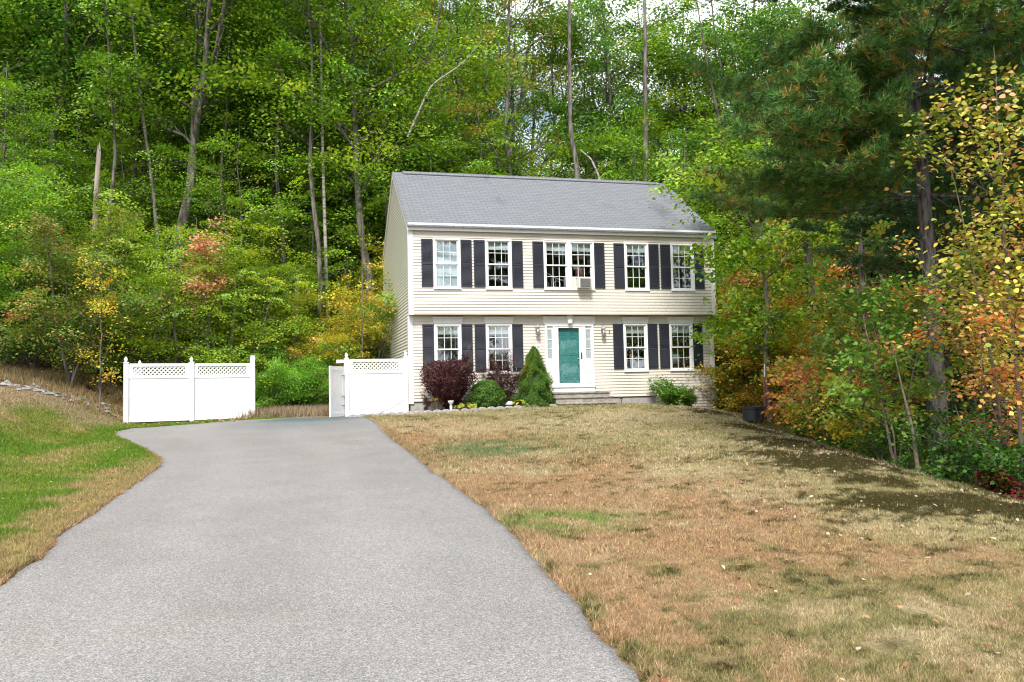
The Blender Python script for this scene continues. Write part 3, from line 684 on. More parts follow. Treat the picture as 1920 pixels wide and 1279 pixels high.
def fence_panel(th, L_, hb, ht, x0, zb=None):
    """panel from x0 to x0+L_ in fence-local x; hb bottom z, ht top rail z"""
    hl = ht-.44
    for za, zb_ in ((ht-.09, ht), (hl, hl+.10), (hb, hb+.13)): MB().box(x0, x0+L_, -.03, .03, za, zb_).build('rail', M['fence'], th)
    for xa in (x0, x0+L_-.13): MB().box(xa, xa+.13, -.022, .022, hl+.1, ht-.09).build('stile', M['fence'], th)
    mb = MB(); n = 11; w = L_/n
    for k in range(n): mb.box(x0+k*w+.003, x0+(k+1)*w-.003, -.012, .012, hb+.13, hl)
    mb.box(x0, x0+L_, -.008, .008, hb+.13, hl)
    mb.build('board_panel', M['fence'], th)
    lattice(x0+.13, x0+L_-.13, hl+.1, ht-.09).build('lattice', M['fence'], th)
def P(d, s): return ds2xy(d, s)
ax, ay = P(24.75, -11.32); bx_, by_ = P(25.75, -9.86); cx_, cy_ = P(26.6, -8.18)
ang = math.atan2(cy_-ay, cx_-ax); Ltot = math.hypot(cx_-ax, cy_-ay); Lh = Ltot/2
z0 = -.46
fl_ = thing('vinyl_fence', 'white vinyl privacy fence with lattice top at the left end of the driveway', 'fence', (ax, ay, z0), ang)
post(1.80).build('post', M['fence'], fl_); post(1.80).build('post', M['fence'], fl_, (Lh, 0, 0)); post(2.0, False).build('post', M['fence'], fl_, (Ltot, 0, 0))
fence_panel(fl_, Lh-.125, .06, 1.78, .0625); fence_panel(fl_, Lh-.125, .06, 1.78, Lh+.0625)
# return running back from the left corner
rx, ry = P(27.1, -11.95)
a2 = math.atan2(ry-ay, rx-ax); L2 = math.hypot(rx-ax, ry-ay)
f2 = thing('vinyl_fence', 'white vinyl fence run going back behind the left corner post', 'fence', (ax, ay, z0), a2)
post(1.80).build('post', M['fence'], f2, (L2, 0, 0)); fence_panel(f2, L2-.125-.03, .06, 1.78, .0925)
# right section beside the house
f3 = thing('vinyl_fence', 'white vinyl fence panel with lattice top joining the house corner', 'fence', (-1.90, .10, -.40))
post(1.76).build('post', M['fence'], f3); post(1.80).build('post', M['fence'], f3, (1.80, 0, 0)); fence_panel(f3, 1.80-.125, .02, 1.74, .0625)
MB().box(-.30, -.065, -.05, .05, 1.63, 1.73).build('header_stub', M['fence'], f3)
mb = MB(); mb.box(-.08, -.064, -.05, .05, .06, 1.6); mb.build('gate_jamb', M['fence'], f3)
gt = thing('fence_gate', 'white board gate standing open beside the right fence panel', 'gate', (-2.0, .02, -.42), R_(180+62))
mb = MB(); mb.box(0, .95, -.02, .02, .04, .16); mb.box(0, .95, -.02, .02, 1.42, 1.54); mb.box(0, .09, -.02, .02, .16, 1.42); mb.box(.86, .95, -.02, .02, .16, 1.42)
mb.build('gate_frame', M['fence'], gt)
mb = MB()
for k in range(6): mb.box(.09+k*.1285+.003, .09+(k+1)*.1285-.003, -.010, .010, .16, 1.42)
mb.build('board_panel', M['fence'], gt)
for z in (.35, .62, 1.25): MB().box(-.02, .16, .021, .034, z, z+.035).build('hinge', M['metal'], gt)

# edging stones along the bed
r = random.Random(3)
pts = [(-1.95, -1.15), (-.6, -1.22), (1, -1.30), (2.6, -1.33), (4.58, -1.38)]
px_ = [p[0] for p in pts]; py_ = [p[1] for p in pts]
nst = 24; spacing = (4.58+1.95)/nst
mb = MB(); hh = .13
prof = [(-.132, 0), (.132, 0), (.132, .10)]+[(.132-.264*k/6, .10+.035*math.sin(math.pi*k/6)) for k in range(1, 6)]+[(-.132, .10)]
mb.prism(prof, 'y', -.045, .045); em = mb.mesh('edging_stone', M['edging'])
for k in range(nst):
    xx = -1.95+spacing*(k+.5); yy = float(np.interp(xx, px_, py_))
    o = obj('edging_stone', em, None, (xx, yy, Hf(xx, yy)-.045+r.uniform(-.008, .008))); o.rotation_euler = (r.uniform(-.05, .05), r.uniform(-.06, .06), r.uniform(-.08, .08))
    m_ = o.modifiers.new('Bevel', 'BEVEL'); m_.width = .012; m_.segments = 2
    tag(o, 'grey scalloped concrete edging stone in the row along the flower bed', 'edging stone', 'edging stones along the flower bed')

# planter tub, red pole
tx, ty = ds2xy(22.8, 6.44)
tb = thing('planter_tub', 'black plastic planter tub on the lawn right of the house', 'planter', (tx, ty, Hf(tx, ty)+.05))
MB().lathe([(.255, 0), (.275, .03), (.285, .33), (.30, .34), (.305, .41), (.285, .415), (.275, .36)], n=28).build('tub', M['tub'], tb, smooth=False)
MB().lathe([(.27, .33), (.27, .35)], n=20).build('soil', M['soil'], tb)
tx, ty = ds2xy(23.35, 6.9)
pz = Hf(tx, ty)
po = thing('marker_pole', 'thin red marker pole with white tip behind the black planter', 'pole', (tx, ty, pz)); po.rotation_euler = (0, R_(2), 0)
hp = .50-pz
MB().tube([(0, 0, 0), (0, 0, hp)], .024, 8).build('pole', M['redpole'], po); MB().tube([(0, 0, hp), (0, 0, hp+.35)], .018, 8).build('tip', M['offwhite'], po)
# ornaments in bed
t = thing('garden_urn', 'small grey white stone urn at the edge of the flower bed', 'urn', (1.06, -1.22, Hf(1.06, -1.22)))
MB().lathe([(.07, 0), (.075, .03), (.035, .06), (.045, .18), (.03, .22), (.075, .27), (.095, .34), (.08, .345), (.02, .30)], n=14).build('urn_body', M['ceramic'], t, smooth=True)
t = thing('garden_ornament', 'small white roofed garden lantern between the dark shrub and spruce', 'ornament', (2.88, -1.17, Hf(2.88, -1.17)))
MB().box(-.07, .07, -.06, .06, 0, .12).build('ornament_body', M['soil'], t); MB().prism([(-.12, .12), (.12, .12), (.02, .22), (-.02, .22)], 'y', -.1, .1).build('ornament_roof', M['white'], t); MB().box(-.09, .09, -.08, .08, -.02, .04).build('ornament_base', M['white'], t)
gxx, gyy = ds2xy(30.2, -8.85)
t = thing('garden_lamp', 'small white globe lamp on a stake beyond the gap in the fence', 'garden light', (gxx, gyy, Hf(gxx, gyy)))
zz = .26+36*30.2/1586-t.location.z
MB().tube([(0, 0, 0), (0, 0, zz)], .012, 6).build('stake', M['metal'], t); MB().lathe([(.03, zz-.1), (.09, zz-.05), (.10, zz+.06), (.05, zz+.13)], n=12).build('globe', M['bulb'], t, smooth=True)

exec_veg = True
# ------------------------------------------------------------------ VEGETATION
PAL = dict(
 maple=([(.075, .15, .012), (.11, .195, .015), (.155, .235, .02), (.205, .25, .026), (.045, .11, .014)], [.24, .28, .22, .14, .12]),
 deep=([(.036, .095, .014), (.056, .13, .018), (.085, .16, .02), (.12, .175, .026)], [.3, .35, .25, .1]),
 lime=([(.15, .23, .018), (.20, .27, .022), (.26, .29, .028), (.10, .18, .02)], [.3, .3, .2, .2]),
 turning=([(.13, .20, .03), (.22, .25, .04), (.33, .26, .045), (.36, .17, .045), (.09, .16, .03)], [.3, .25, .2, .1, .15]),
 gold=([(.42, .30, .035), (.48, .36, .05), (.42, .21, .04), (.26, .26, .03), (.14, .20, .025), (.42, .17, .06)], [.24, .2, .12, .2, .18, .06]),
 orange=([(.50, .22, .07), (.46, .16, .07), (.50, .31, .07), (.36, .10, .05), (.24, .25, .04)], [.33, .20, .25, .08, .14]),
 coral=([(.62, .33, .22), (.55, .24, .15), (.62, .40, .24), (.4, .3, .1)], [.4, .3, .2, .1]),
 rusty=([(.13, .20, .035), (.18, .23, .05), (.32, .18, .09), (.10, .16, .03), (.36, .26, .08), (.27, .07, .04)], [.34, .28, .10, .2, .06, .02]),
 hobble=([(.10, .20, .03), (.13, .23, .035), (.17, .26, .045), (.24, .26, .045), (.38, .28, .06), (.40, .20, .08)], [.33, .27, .2, .1, .06, .04]),
 amber=([(.46, .38, .07), (.32, .33, .05), (.18, .26, .04), (.50, .30, .14), (.46, .22, .13), (.38, .36, .07)], [.25, .22, .23, .13, .07, .1]),
 burg=([(.060, .018, .024), (.09, .028, .034), (.115, .045, .042), (.035, .014, .017)], [.35, .3, .15, .2]),
 hosta=([(.42, .44, .05), (.50, .48, .09), (.34, .38, .06)], [.5, .3, .2]),
 box=([(.07, .17, .028), (.10, .22, .035), (.16, .28, .06)], [.4, .4, .2]),
 spruce=([(.07, .165, .02), (.10, .21, .025), (.14, .24, .03)], [.4, .4, .2]),
 pine=([(.026, .075, .024), (.038, .096, .03), (.052, .115, .034), (.085, .12, .03), (.15, .11, .03)], [.26, .32, .2, .14, .08]),
 hemlock=([(.018, .05, .022), (.028, .065, .026)], [.5, .5]),
 fern=([(.13, .28, .03), (.18, .33, .04), (.10, .22, .03)], [.4, .3, .3]),
 crimson=([(.22, .015, .02), (.30, .03, .03), (.08, .12, .02)], [.4, .3, .3]),
)
BR = dict(burg=1.25, orange=1.35, coral=1.15, crimson=1.1, amber=1.35, gold=1.55, hobble=1.45, lime=1.95, maple=1.85, deep=2.0, rusty=1.5)
def tubes_np(segs, n):
    """segs: list of (points (m,3), radii (m,)) -> V,F arrays quads"""
    VV = []; FF = []; off = 0
    an = np.arange(n)*2*np.pi/n; ca = np.cos(an)[None, :, None]; sa = np.sin(an)[None, :, None]
    for Pp, rr in segs:
        Pp = np.asarray(Pp, float); m = len(Pp); rr = np.asarray(rr, float)
        T = np.gradient(Pp, axis=0); T /= np.linalg.norm(T, axis=1, keepdims=True)+1e-9
        ref = np.array([0., 0, 1]) if abs(T[0, 2]) < .8 else np.array([1., 0, 0])
        U = np.cross(T, ref); U /= np.linalg.norm(U, axis=1, keepdims=True)+1e-9; Wd = np.cross(T, U)
        V = Pp[:, None]+(U[:, None]*ca+Wd[:, None]*sa)*rr[:, None, None]
        VV.append(V.reshape(-1, 3))
        i = np.arange(m-1)[:, None]*n; k = np.arange(n)[None]; k2 = (k+1) % n
        FF.append(np.stack([i+k, i+k2, i+n+k2, i+n+k], -1).reshape(-1, 4)+off); off += m*n
    return np.concatenate(VV), np.concatenate(FF)
def gen(seed, H_, R, tr, base, nl, nsp, lps, leaf, pal, rs=.55, flat=.45, elev=(15, 50), lean=(0, 0), fork=False, stems=1, barkm='bark', k6=False, taper=.85, spread=1.0, env=None, updir=1.0, wander=.03, extra=None, top=.97, bias=0, stemfrac=.0, limbr=.36, mat_='leaf', droop=.35):
    r = np.random.default_rng(seed); segs = []; limbs = []
    env = env or (lambda t: np.sqrt(np.clip(1-((t-.42)/.60)**2, .03, 1)))
    for si in range(stems):
        nT = 14; t = np.linspace(0, 1, nT); a0 = r.random()*6.28; sl = 0 if stems == 1 else .16+.18*r.random()
        wn = np.cumsum(r.normal(0, wander*H_/nT*2.2, (nT, 2)), axis=0); wn -= wn[0]
        TP = np.stack([lean[0]*t**1.2*H_+wn[:, 0]+np.cos(a0)*sl*H_*t, lean[1]*t**1.2*H_+wn[:, 1]+np.sin(a0)*sl*H_*t, t*H_*top*(1 if si == 0 else .75+.2*r.random())], -1)
        tr_ = tr*(1 if si == 0 else .7)
        rad = tr_*np.clip(1-taper*t, .04, 1)*(1+.35*np.exp(-t*H_/(tr*3+.05)))
        segs.append((TP, rad))
        if fork and si == 0:
            for q in range(2+(seed % 2)):
                i0 = 5+q; a = r.random()*6.28; m = 9; u = np.linspace(0, 1, m); Ln = H_*(1-t[i0])*(.75+.2*r.random())
                e = (.28+.22*r.random())
                FP = TP[i0]+np.stack([np.cos(a)*e*Ln*np.sqrt(u)*.9, np.sin(a)*e*Ln*np.sqrt(u)*.9, Ln*u], -1)+np.cumsum(r.normal(0, .05, (m, 3)), 0)*np.array([1, 1, .3])
                FP[0] = TP[i0]; segs.append((FP, rad[i0]*.72*np.clip(1-.85*u, .08, 1)))
        n_ = max(2, nl//stems)
        for i in range(n_):
            tt = base+(top-.04-base)*((i+r.random()*.8)/n_)
            p0 = np.array([np.interp(tt, t, TP[:, k]) for k in range(3)]); az_ = i*2.4+seed+r.normal(0, .35)
            if extra is not None and r.random() < extra[1]: az_ = extra[0]+r.normal(0, .6)
            L_ = R*env(np.array((tt-base*.6)/(1-base*.6)))*(.65+.45*r.random())*spread
            el_ = R_(r.uniform(*elev)); m = 7; u = np.linspace(0, 1, m)
            hor = L_*(u*.95+.05*u*u); ver = L_*np.tan(el_)*(u**(1.0 if updir > 0 else 1.5))*(1 if L_ > 0 else 0)
            if updir > 1: ver = L_*np.tan(el_)*(u*.25+.75*u*u)
            LP = p0+np.stack([np.cos(az_)*hor, np.sin(az_)*hor, ver], -1)+np.cumsum(r.normal(0, .035*L_, (m, 3)), 0)*np.array([1, 1, .5])*(u[:, None] > 0)
            r0 = float(np.interp(tt, t, rad))*limbr*(1.4 if L_ > R*.8 else 1); r0 = max(r0, .006)
            segs.append((LP, r0*np.clip(1-.85*u, .12, 1))); limbs.append((LP, L_, r0))
    Ls = np.array([l[1] for l in limbs]); pr = Ls/Ls.sum(); idx = r.choice(len(limbs), nsp, p=pr); cen = []; tw = []
    for j in idx:
        LP, L_, r0 = limbs[j]; u0 = .22+.78*r.random()**.7; k = u0*6; p = np.array([np.interp(k, range(7), LP[:, q]) for q in range(3)])
        off = r.normal(0, 1, 3)*np.array([.22, .22, .09])*L_*(1.1-.4*u0); off[2] += .04*L_
        c = p+off; cen.append(c)
        k0 = max(0, k-1.6); q0 = np.array([np.interp(k0, range(7), LP[:, q]) for q in range(3)])
        mid = (q0+c)/2+np.array([0, 0, .05*L_]); tw.append((np.stack([q0, mid, c]), np.array([max(r0*.3, .004), max(r0*.18, .003), .002])))
    cen = np.array(cen)
    cols = np.array(PAL[pal][0])*BR.get(pal, 1.55); wts = np.array(PAL[pal][1]); wts = wts/wts.sum()
    lps = int(lps*(1 if k6 else 1.3)); n = nsp*lps; ci = np.repeat(np.arange(nsp), lps)
    rsz = rs*(.6+.8*r.random(nsp))
    o = r.normal(0, .5, (n, 3)); o *= (1/np.maximum(1, np.linalg.norm(o, axis=1, keepdims=True)/1.25))
    o = o*np.stack([rsz[ci], rsz[ci], rsz[ci]*flat], -1)
    tiltd = r.normal(0, .28, (nsp, 2)); o[:, 2] += (o[:, 0]*tiltd[ci, 0]+o[:, 1]*tiltd[ci, 1]) - droop*(o[:, 0]**2+o[:, 1]**2)/(rsz[ci]+.01)
    Pp = cen[ci]+o
    sn = np.concatenate([r.normal(0, .5, (nsp, 2)), np.full((nsp, 1), .95)], 1); Nn = rnd_dir(r, n)*.62+sn[ci]; Nn /= np.linalg.norm(Nn, axis=1, keepdims=True)
    Dr = o*np.array([1, 1, .3])+rnd_dir(r, n)*rs*.5; Dr[:, 2] -= .28*np.linalg.norm(Dr, axis=1); Dr -= Nn*(Dr*Nn).sum(1, keepdims=True)
    ln = leaf*(1 if k6 else .86)*(.65+.6*r.random(n)); V, F = leaf_polys(Pp, Dr, Nn, ln, ln*(.62 if not k6 else .8), k6)
    sc_ = r.choice(len(cols), nsp, p=wts); lc = np.where(r.random(n) < .62, sc_[ci], r.choice(len(cols), n, p=wts))
    col = cols[lc]*(.72+.5*r.random(n))[:, None]*(.62+.72*r.random(nsp))[ci][:, None]
    big = [s_ for s_ in segs[:stems]]; rest = segs[stems:]
    V1, F1 = tubes_np(big, 9); V2, F2 = tubes_np(rest, 5); V3, F3 = tubes_np(tw, 3)
    Vt = np.concatenate([V1, V2, V3]); Ft = np.concatenate([F1, F2+len(V1), F3+len(V1)+len(V2)])
    return nmesh('trunk', Vt, Ft, mat=M[barkm], smooth=True), nmesh('crown', V, F, mat=M[mat_], col=col)
def gen_pine(seed, H_, R, tr, z0f, nwh, tuft, pal='pine', needle=.12, ndl=11, w=.009, barkm='barkpine', lean=(0, 0), azbias=None, sub=9, prof=None, tps=4):
    r = np.random.default_rng(seed); segs = []; C_ = []; Dd = []
    t = np.linspace(0, 1, 12); TP = np.stack([lean[0]*H_*t, lean[1]*H_*t, H_*t], -1)+np.cumsum(r.normal(0, .02, (12, 3)), 0)*np.array([1, 1, 0]); rad = tr*np.clip(1-.9*t, .05, 1)*(1+.3*np.exp(-t*H_/.8))
    tw = []
    for i in range(nwh):
        tt = z0f+(1-z0f)*(i+r.random()*.5)/nwh
        p0 = np.array([np.interp(tt, t, TP[:, k]) for k in range(3)])
        for q in range(4 if nwh > 12 else 5):
            a = q*1.4+i*.9+r.normal(0, .25)
            if azbias is not None and r.random() < .35: a = azbias+r.normal(0, .7)
            L_ = R*(prof(tt) if prof else np.clip(1.15*(1-((tt-z0f)/(1-z0f))), .12, 1))*(.7+.4*r.random()); m = 8; u = np.linspace(0, 1, m)
            LP = p0+np.stack([np.cos(a)*L_*u, np.sin(a)*L_*u, L_*(-.10*u+.26*u**2.2)+0*u], -1)+np.cumsum(r.normal(0, .018*L_, (m, 3)), 0)
            segs.append((LP, max(tr*.17, .02)*np.clip(1-.85*u, .1, 1)))
            for k in range(sub):
                u0 = .18+.82*(k+r.random())/sub; b = np.array([np.interp(u0*7, range(m), LP[:, c]) for c in range(3)])
                sa = a+(1 if k % 2 else -1)*(.55+.4*r.random()); sl = L_*.34*(1.15-u0*.6)*(.7+.5*r.random())
                e = b+np.array([np.cos(sa)*sl, np.sin(sa)*sl, sl*(.12+.2*r.random())]); tw.append((np.stack([b, (b+e)/2+np.array([0, 0, -.03*sl]), e]), np.array([.012, .008, .003])))
                nt_ = max(3, int(tuft*sl/1.0))
                uu_ = r.random(nt_)**.75; c = b+(e-b)*uu_[:, None]+r.normal(0, .10, (nt_, 3))*np.array([1, 1, .5]); C_.append(c)
                Dd.append(np.tile((e-b)/(np.linalg.norm(e-b)+1e-6), (nt_, 1))+np.array([0, 0, .35]))
    C_ = np.concatenate(C_); Dd = np.concatenate(Dd); n = len(C_)*ndl; ci = np.repeat(np.arange(len(C_)), ndl)
    dr = Dd[ci]*.75+rnd_dir(r, n)*.85; dr /= np.linalg.norm(dr, axis=1, keepdims=True); ln = needle*(.7+.6*r.random(n))[:, None]
    sd_ = np.cross(dr, rnd_dir(r, n)); sd_ /= np.linalg.norm(sd_, axis=1, keepdims=True)+1e-9
    p = C_[ci]; V = np.stack([p-sd_*w, p+sd_*w, p+dr*ln], 1).reshape(-1, 3)
    cols = np.array(PAL[pal][0])*(2.1 if pal == 'pine' else 1.5); wts = np.array(PAL[pal][1]); tc_ = r.choice(len(cols), len(C_), p=wts/wts.sum())
    col = cols[tc_[ci]]*(.7+.55*r.random(n))[:, None]
    V1, F1 = tubes_np([(TP, rad)], 12); V2, F2 = tubes_np(segs, 5); V3, F3 = tubes_np(tw, 3)
    return nmesh('trunk', np.concatenate([V1, V2, V3]), np.concatenate([F1, F2+len(V1), F3+len(V1)+len(V2)]), mat=M[barkm], smooth=True), nmesh('crown', V, np.arange(len(V)).reshape(-1, 3), mat=M['needle'], col=col)
def pd(px, d): return d, (px-960)/1585.67*d
ORD = ['first', 'second', 'third', 'fourth', 'fifth', 'sixth', 'seventh', 'eighth', 'ninth', 'tenth', 'eleventh', 'twelfth', 'thirteenth', 'fourteenth', 'fifteenth', 'sixteenth', 'seventeenth', 'eighteenth', 'nineteenth', 'twentieth']
def plant(name, cat, label, meshes, d, s, rz=0, sc_=1, tint=(1, 1, 1), group=None, sz=None, parts=('trunk', 'crown'), dz=0, tilt=(0, 0)):
    x, y = ds2xy(d, s); t = thing(name, label, cat, (x, y, Hf(x, y)-.05+dz), rz, group)
    t.rotation_euler = (tilt[0], tilt[1], rz); t.scale = (sc_, sc_, sz or sc_)
    a = obj(parts[0], meshes[0], t); b_ = obj(parts[1], meshes[1], t); b_.color = (*tint, 1); return t
rv = np.random.default_rng(99)
# --- tall hardwood prototypes (about 22 m, crown starts well above the ground)
envT = lambda t: np.sqrt(np.clip(1-((t-.5)/.56)**2, .05, 1))
tall = {}
for k, (sd_, fk, pl_, R_c, nsp, bk_) in enumerate([(11, True, 'maple', 3.9, 330, 'bark'), (12, False, 'maple', 3.6, 330, 'bark'), (13, True, 'deep', 4.2, 350, 'barkdark'), (14, False, 'deep', 3.4, 320, 'bark'), (15, True, 'turning', 3.6, 250, 'bark')]):
    tall[k] = gen(sd_, 22, R_c, .21, .37+.03*(k % 3), 30, int(nsp*.92), 62, .19, pl_, rs=.95, flat=.42, elev=(12, 52), fork=fk, env=envT, barkm=bk_, wander=.035, lean=(.02*(k-2), .01), limbr=.42)
layer = gen(23, 13, 3.1, .09, .26, 22, 120, 70, .14, 'maple', rs=.75, flat=.18, elev=(2, 28), env=envT, wander=.04)
airy = gen(21, 22, 3.4, .19, .34, 22, 170, 48, .17, 'turning', rs=.85, flat=.4, elev=(18, 58), fork=True, env=envT, limbr=.45)
birch = gen(22, 19, 2.1, .11, .50, 16, 110, 50, .15, 'maple', rs=.7, elev=(25, 60), env=envT, barkm='bark')
# --- understory prototypes
under = {
 'lime': gen(31, 6.5, 2.7, .06, .10, 22, 165, 58, .12, 'lime', rs=.62, flat=.15, elev=(2, 26), stems=2),
 'lime2': gen(32, 8.5, 2.9, .07, .14, 24, 165, 58, .13, 'lime', rs=.66, flat=.15, elev=(4, 30), wander=.04),
 'maple': gen(33, 8.0, 2.6, .07, .12, 22, 190, 62, .14, 'maple', rs=.65, flat=.34, elev=(8, 40), stems=2),
 'deep': gen(34, 9.5, 3.0, .08, .08, 24, 240, 62, .15, 'deep', rs=.75, flat=.36, elev=(5, 35)),
 'turning': gen(35, 6.0, 2.3, .05, .08, 20, 170, 60, .125, 'turning', rs=.55, flat=.28, elev=(4, 32), stems=3),
 'gold': gen(36, 5.5, 2.3, .05, .06, 20, 180, 62, .12, 'gold', rs=.55, flat=.3, elev=(4, 36), stems=3),
 'orange': gen(37, 5.0, 2.0, .04, .10, 16, 120, 55, .12, 'orange', rs=.5, flat=.28, elev=(6, 40), stems=2),
 'rusty': gen(38, 5.4, 2.3, .05, .07, 22, 210, 62, .12, 'rusty', rs=.5, flat=.35, elev=(10, 45), stems=4),
 'coral': gen(39, 5.8, .85, .03, .60, 13, 46, 44, .125, 'coral', rs=.42, flat=.4, elev=(30, 65), limbr=.5),
}
conif = gen_pine(41, 17, 3.0, .16, .12, 17, 26, 'hemlock', needle=.15, ndl=9, w=.016, barkm='barkdark', sub=7)
conif2 = gen_pine(42, 12, 2.6, .12, .05, 14, 26, 'pine', needle=.14, ndl=9, w=.014, barkm='barkdark', sub=7)
ITEMS = []   # (name, cat, description, meshes, px, d, kwargs)
def add(kind, px, d, desc, meshes, name='hardwood_tree', cat='tree', grp=None, **kw): ITEMS.append([kind, px, d, desc, meshes, name, cat, grp, kw])
G1 = 'tall hardwood trees in the wood behind the house and fence'
# anchors: px, d, proto, trunk scale
anch = [(98, 35, 3, 1.15, (1, 1, 1)), (262, 38, 1, .95, (.9, .95, 1)), (318, 33.5, 0, 1.2, (1, 1, .9)), (395, 42, 2, 1, (1, 1, 1)), (470, 37.5, 2, .95, (.95, 1, 1)),
        (548, 41, 3, .9, (1.1, 1.05, .9)), (708, 34, 0, 1.0, (1.15, 1.1, 1)), (760, 38, 4, 1.05, (.75, 1.0, .7)), (868, 43, 1, 1, (1.05, 1.05, 1)),
        (1092, 44, 4, .9, (.8, 1, .8)), (1176, 41, 3, 1.0, (1.1, 1.1, 1)), (1300, 40, 1, .9, (1.05, 1.05, 1)), (1455, 36, 2, .95, (1, 1, 1)),
        (20, 39, 2, 1.05, (.95, 1, 1)), (-60, 34, 1, 1.05, (.9, 1, 1))]
for k, (px, d, pr, sc_, ti) in enumerate(anch):
    add('tall', px, d, 'tall green hardwood with bare trunk behind the house and fence', tall[pr], grp=G1, rz=k*2.1, sc_=sc_, tint=ti)
for k, (px, d, sc_) in enumerate([(960, 39, 1.05), (1235, 44, 1.0), (1365, 43, 1.0), (1000, 50, 1)]):
    add('airy', px, d, 'thin crowned hardwood against the sky behind the roof', airy, grp='thin crowned trees behind the roof', rz=k*1.7+.6, sc_=sc_, tint=(.85, 1, .8))
for k, (px, d) in enumerate([(205, 32.5), (612, 33), (430, 35), (60, 37), (145, 41), (365, 38), (500, 43), (530, 35), (585, 39), (650, 42), (285, 41), (1060, 42), (1265, 42), (1400, 38)]):
    add('birch', px, d, 'slim trunked tree standing in the dark woods', birch, name='slim_tree', grp='slim trunked trees in the woods', rz=k*1.3, sc_=1+.1*(k % 2), tint=(.9, 1, 1))
# second and third rows
for k, (px, d, sc_) in enumerate([(50, 33, .85), (135, 35, .95), (225, 34.5, .8), (300, 36, .95), (385, 35, .85), (450, 33.5, .9), (520, 36.5, 1), (580, 34.5, .85), (650, 36, 1.0), (700, 37, 1.1), (-10, 31, .9), (820, 37, 1.1), (905, 38, 1.0), (1120, 38, 1.0), (1210, 37, .95), (1290, 35, .9)]):
    add('lay', px, d, 'slender understory tree with flat layered green sprays', layer, name='understory_tree', grp='slender layered understory trees', rz=k*2.2, sc_=sc_, tint=(1.05, 1.05, 1) if k % 2 else (.9, .95, .95))
q = 0
for d0, lo_, hi_, st_ in ((49, -150, 2080, 118), (60, -150, 2100, 112)):
    px = lo_
    while px < hi_:
        q += 1; P_ = px+rv.uniform(-30, 30); gapc = 900 < P_ < 1420
        if not (gapc and rv.random() < .66):
            add('far', P_, d0+rv.uniform(-3.5, 3.5), 'distant green hardwood deep in the wood', tall[int(rv.integers(0, 4))], name='woodland_tree', grp='distant trees deep in the wood', rz=rv.random()*6, sc_=.9+.25*rv.random(), tint=tuple(np.array([.95, 1, 1])*(.85+.3*rv.random())))
        px += st_
# mid height deep green fill behind
for k, (px, d, sc_) in enumerate([(225, 38.5, .85), (345, 37, .8), (455, 39.5, .95), (575, 37.5, .85), (120, 37, .9), (665, 39, .95), (10, 33, 1.0), (60, 46, 1.25), (160, 48, 1.25), (280, 47, 1.2), (385, 49, 1.3), (500, 46, 1.1), (590, 48, 1.3), (690, 46, 1.25), (770, 42, 1.35), (840, 38, 1.25), (915, 42, 1.2), (1000, 40, 1.05), (1070, 39, 1.1), (1150, 42, 1.15), (1230, 39, 1.0), (1310, 42, 1.2), (1390, 40, 1.15), (1480, 41, 1.3), (1560, 38, 1.2), (1650, 40, 1.3), (1750, 36, 1.2), (1850, 34, 1.2)]):
    add('mid', px, d, 'bushy dark green understory tree between the tall trunks', under['deep'] if k % 3 else under['maple'], name='understory_tree', grp='dark green understory trees in the wood', rz=k*1.9, sc_=sc_*1.1, tint=(1, 1, 1) if k % 2 else (1.15, 1.12, 1))
for k, (px, d, sc_) in enumerate([(590, 38, .9), (640, 44, 1.1), (380, 46, 1.1), (160, 48, 1.1), (1130, 50, 1.0), (1590, 35, 1.0), (1690, 30, 1.0), (1800, 27, 1.05), (1900, 25, 1.05), (1860, 31, 1.5), (1990, 26, 1.5), (1770, 33, 1.5), (1930, 33, 1.5), (1700, 38, 1.45), (1850, 40, 1.6)]):
    add('con', px, d, 'dark evergreen conifer in the shade of the hardwoods', conif, name='evergreen_tree', grp='dark evergreens in the wood', rz=k*1.1, sc_=sc_, tint=(1, 1, 1))
for k, (px, d, sc_) in enumerate([(1770, 20.5, .8), (1905, 18.5, .85), (1840, 22, .9), (2010, 17, .9), (1660, 25, .8)]):
    add('con2', px, d, 'low dark pine in the shade right of the big trunk', conif2, name='young_evergreen', grp='low dark evergreens right of the lawn', rz=k*1.1, sc_=sc_, tint=(.6, .62, .6))
# left understory behind the fence
for k, (px, d, kind, sc_, ti) in enumerate([(5, 30, 'maple', 1.0, (1, 1.05, 1)), (-40, 27, 'maple', .9, (.9, 1, 1)), (75, 33, 'lime2', .72, (.85, .95, 1)), (215, 32, 'lime2', .7, (.85, .88, 1)), (255, 30.5, 'lime', 1.05, (1, 1, 1)), (330, 30, 'lime', .95, (.72, .82, 1)), (370, 32, 'lime2', .86, (1.05, .98, 1)), (430, 30, 'lime', .9, (.85, .9, 1)),
        (500, 32, 'lime2', .82, (1.1, 1, 1)), (540, 33, 'lime2', .68, (.8, .85, 1)), (120, 30, 'lime', .9, (.65, .8, 1)), (300, 33, 'lime2', .7, (.75, .82, 1)), (460, 34, 'lime2', .72, (.62, .78, 1)), (590, 36, 'maple', .75, (1.1, 1.1, 1)), (40, 31.5, 'lime', .85, (.85, .95, 1)), (655, 35.5, 'maple', .8, (1.2, 1.15, 1))]):
    add('lime', px, d, 'yellow green layered sapling behind the left white fence', under[kind], name='sapling', grp='yellow green saplings behind the fence', rz=k*2.3, sc_=sc_, tint=ti)
for k, (px, d, kind, sc_) in enumerate([(565, 32.5, 'turning', .62), (620, 31.5, 'gold', .62), (655, 32, 'gold', .82), (700, 33, 'gold', 1.0), (688, 31, 'turning', .95), (725, 34.5, 'gold', 1.15), (595, 34, 'gold', .62)]):
    add('goldl', px, d, 'golden and green sapling beside the house gable', under[kind], name='sapling', grp='golden saplings left of the house', rz=k*2.3+1, sc_=sc_, tint=(.92, 1.1, 1))
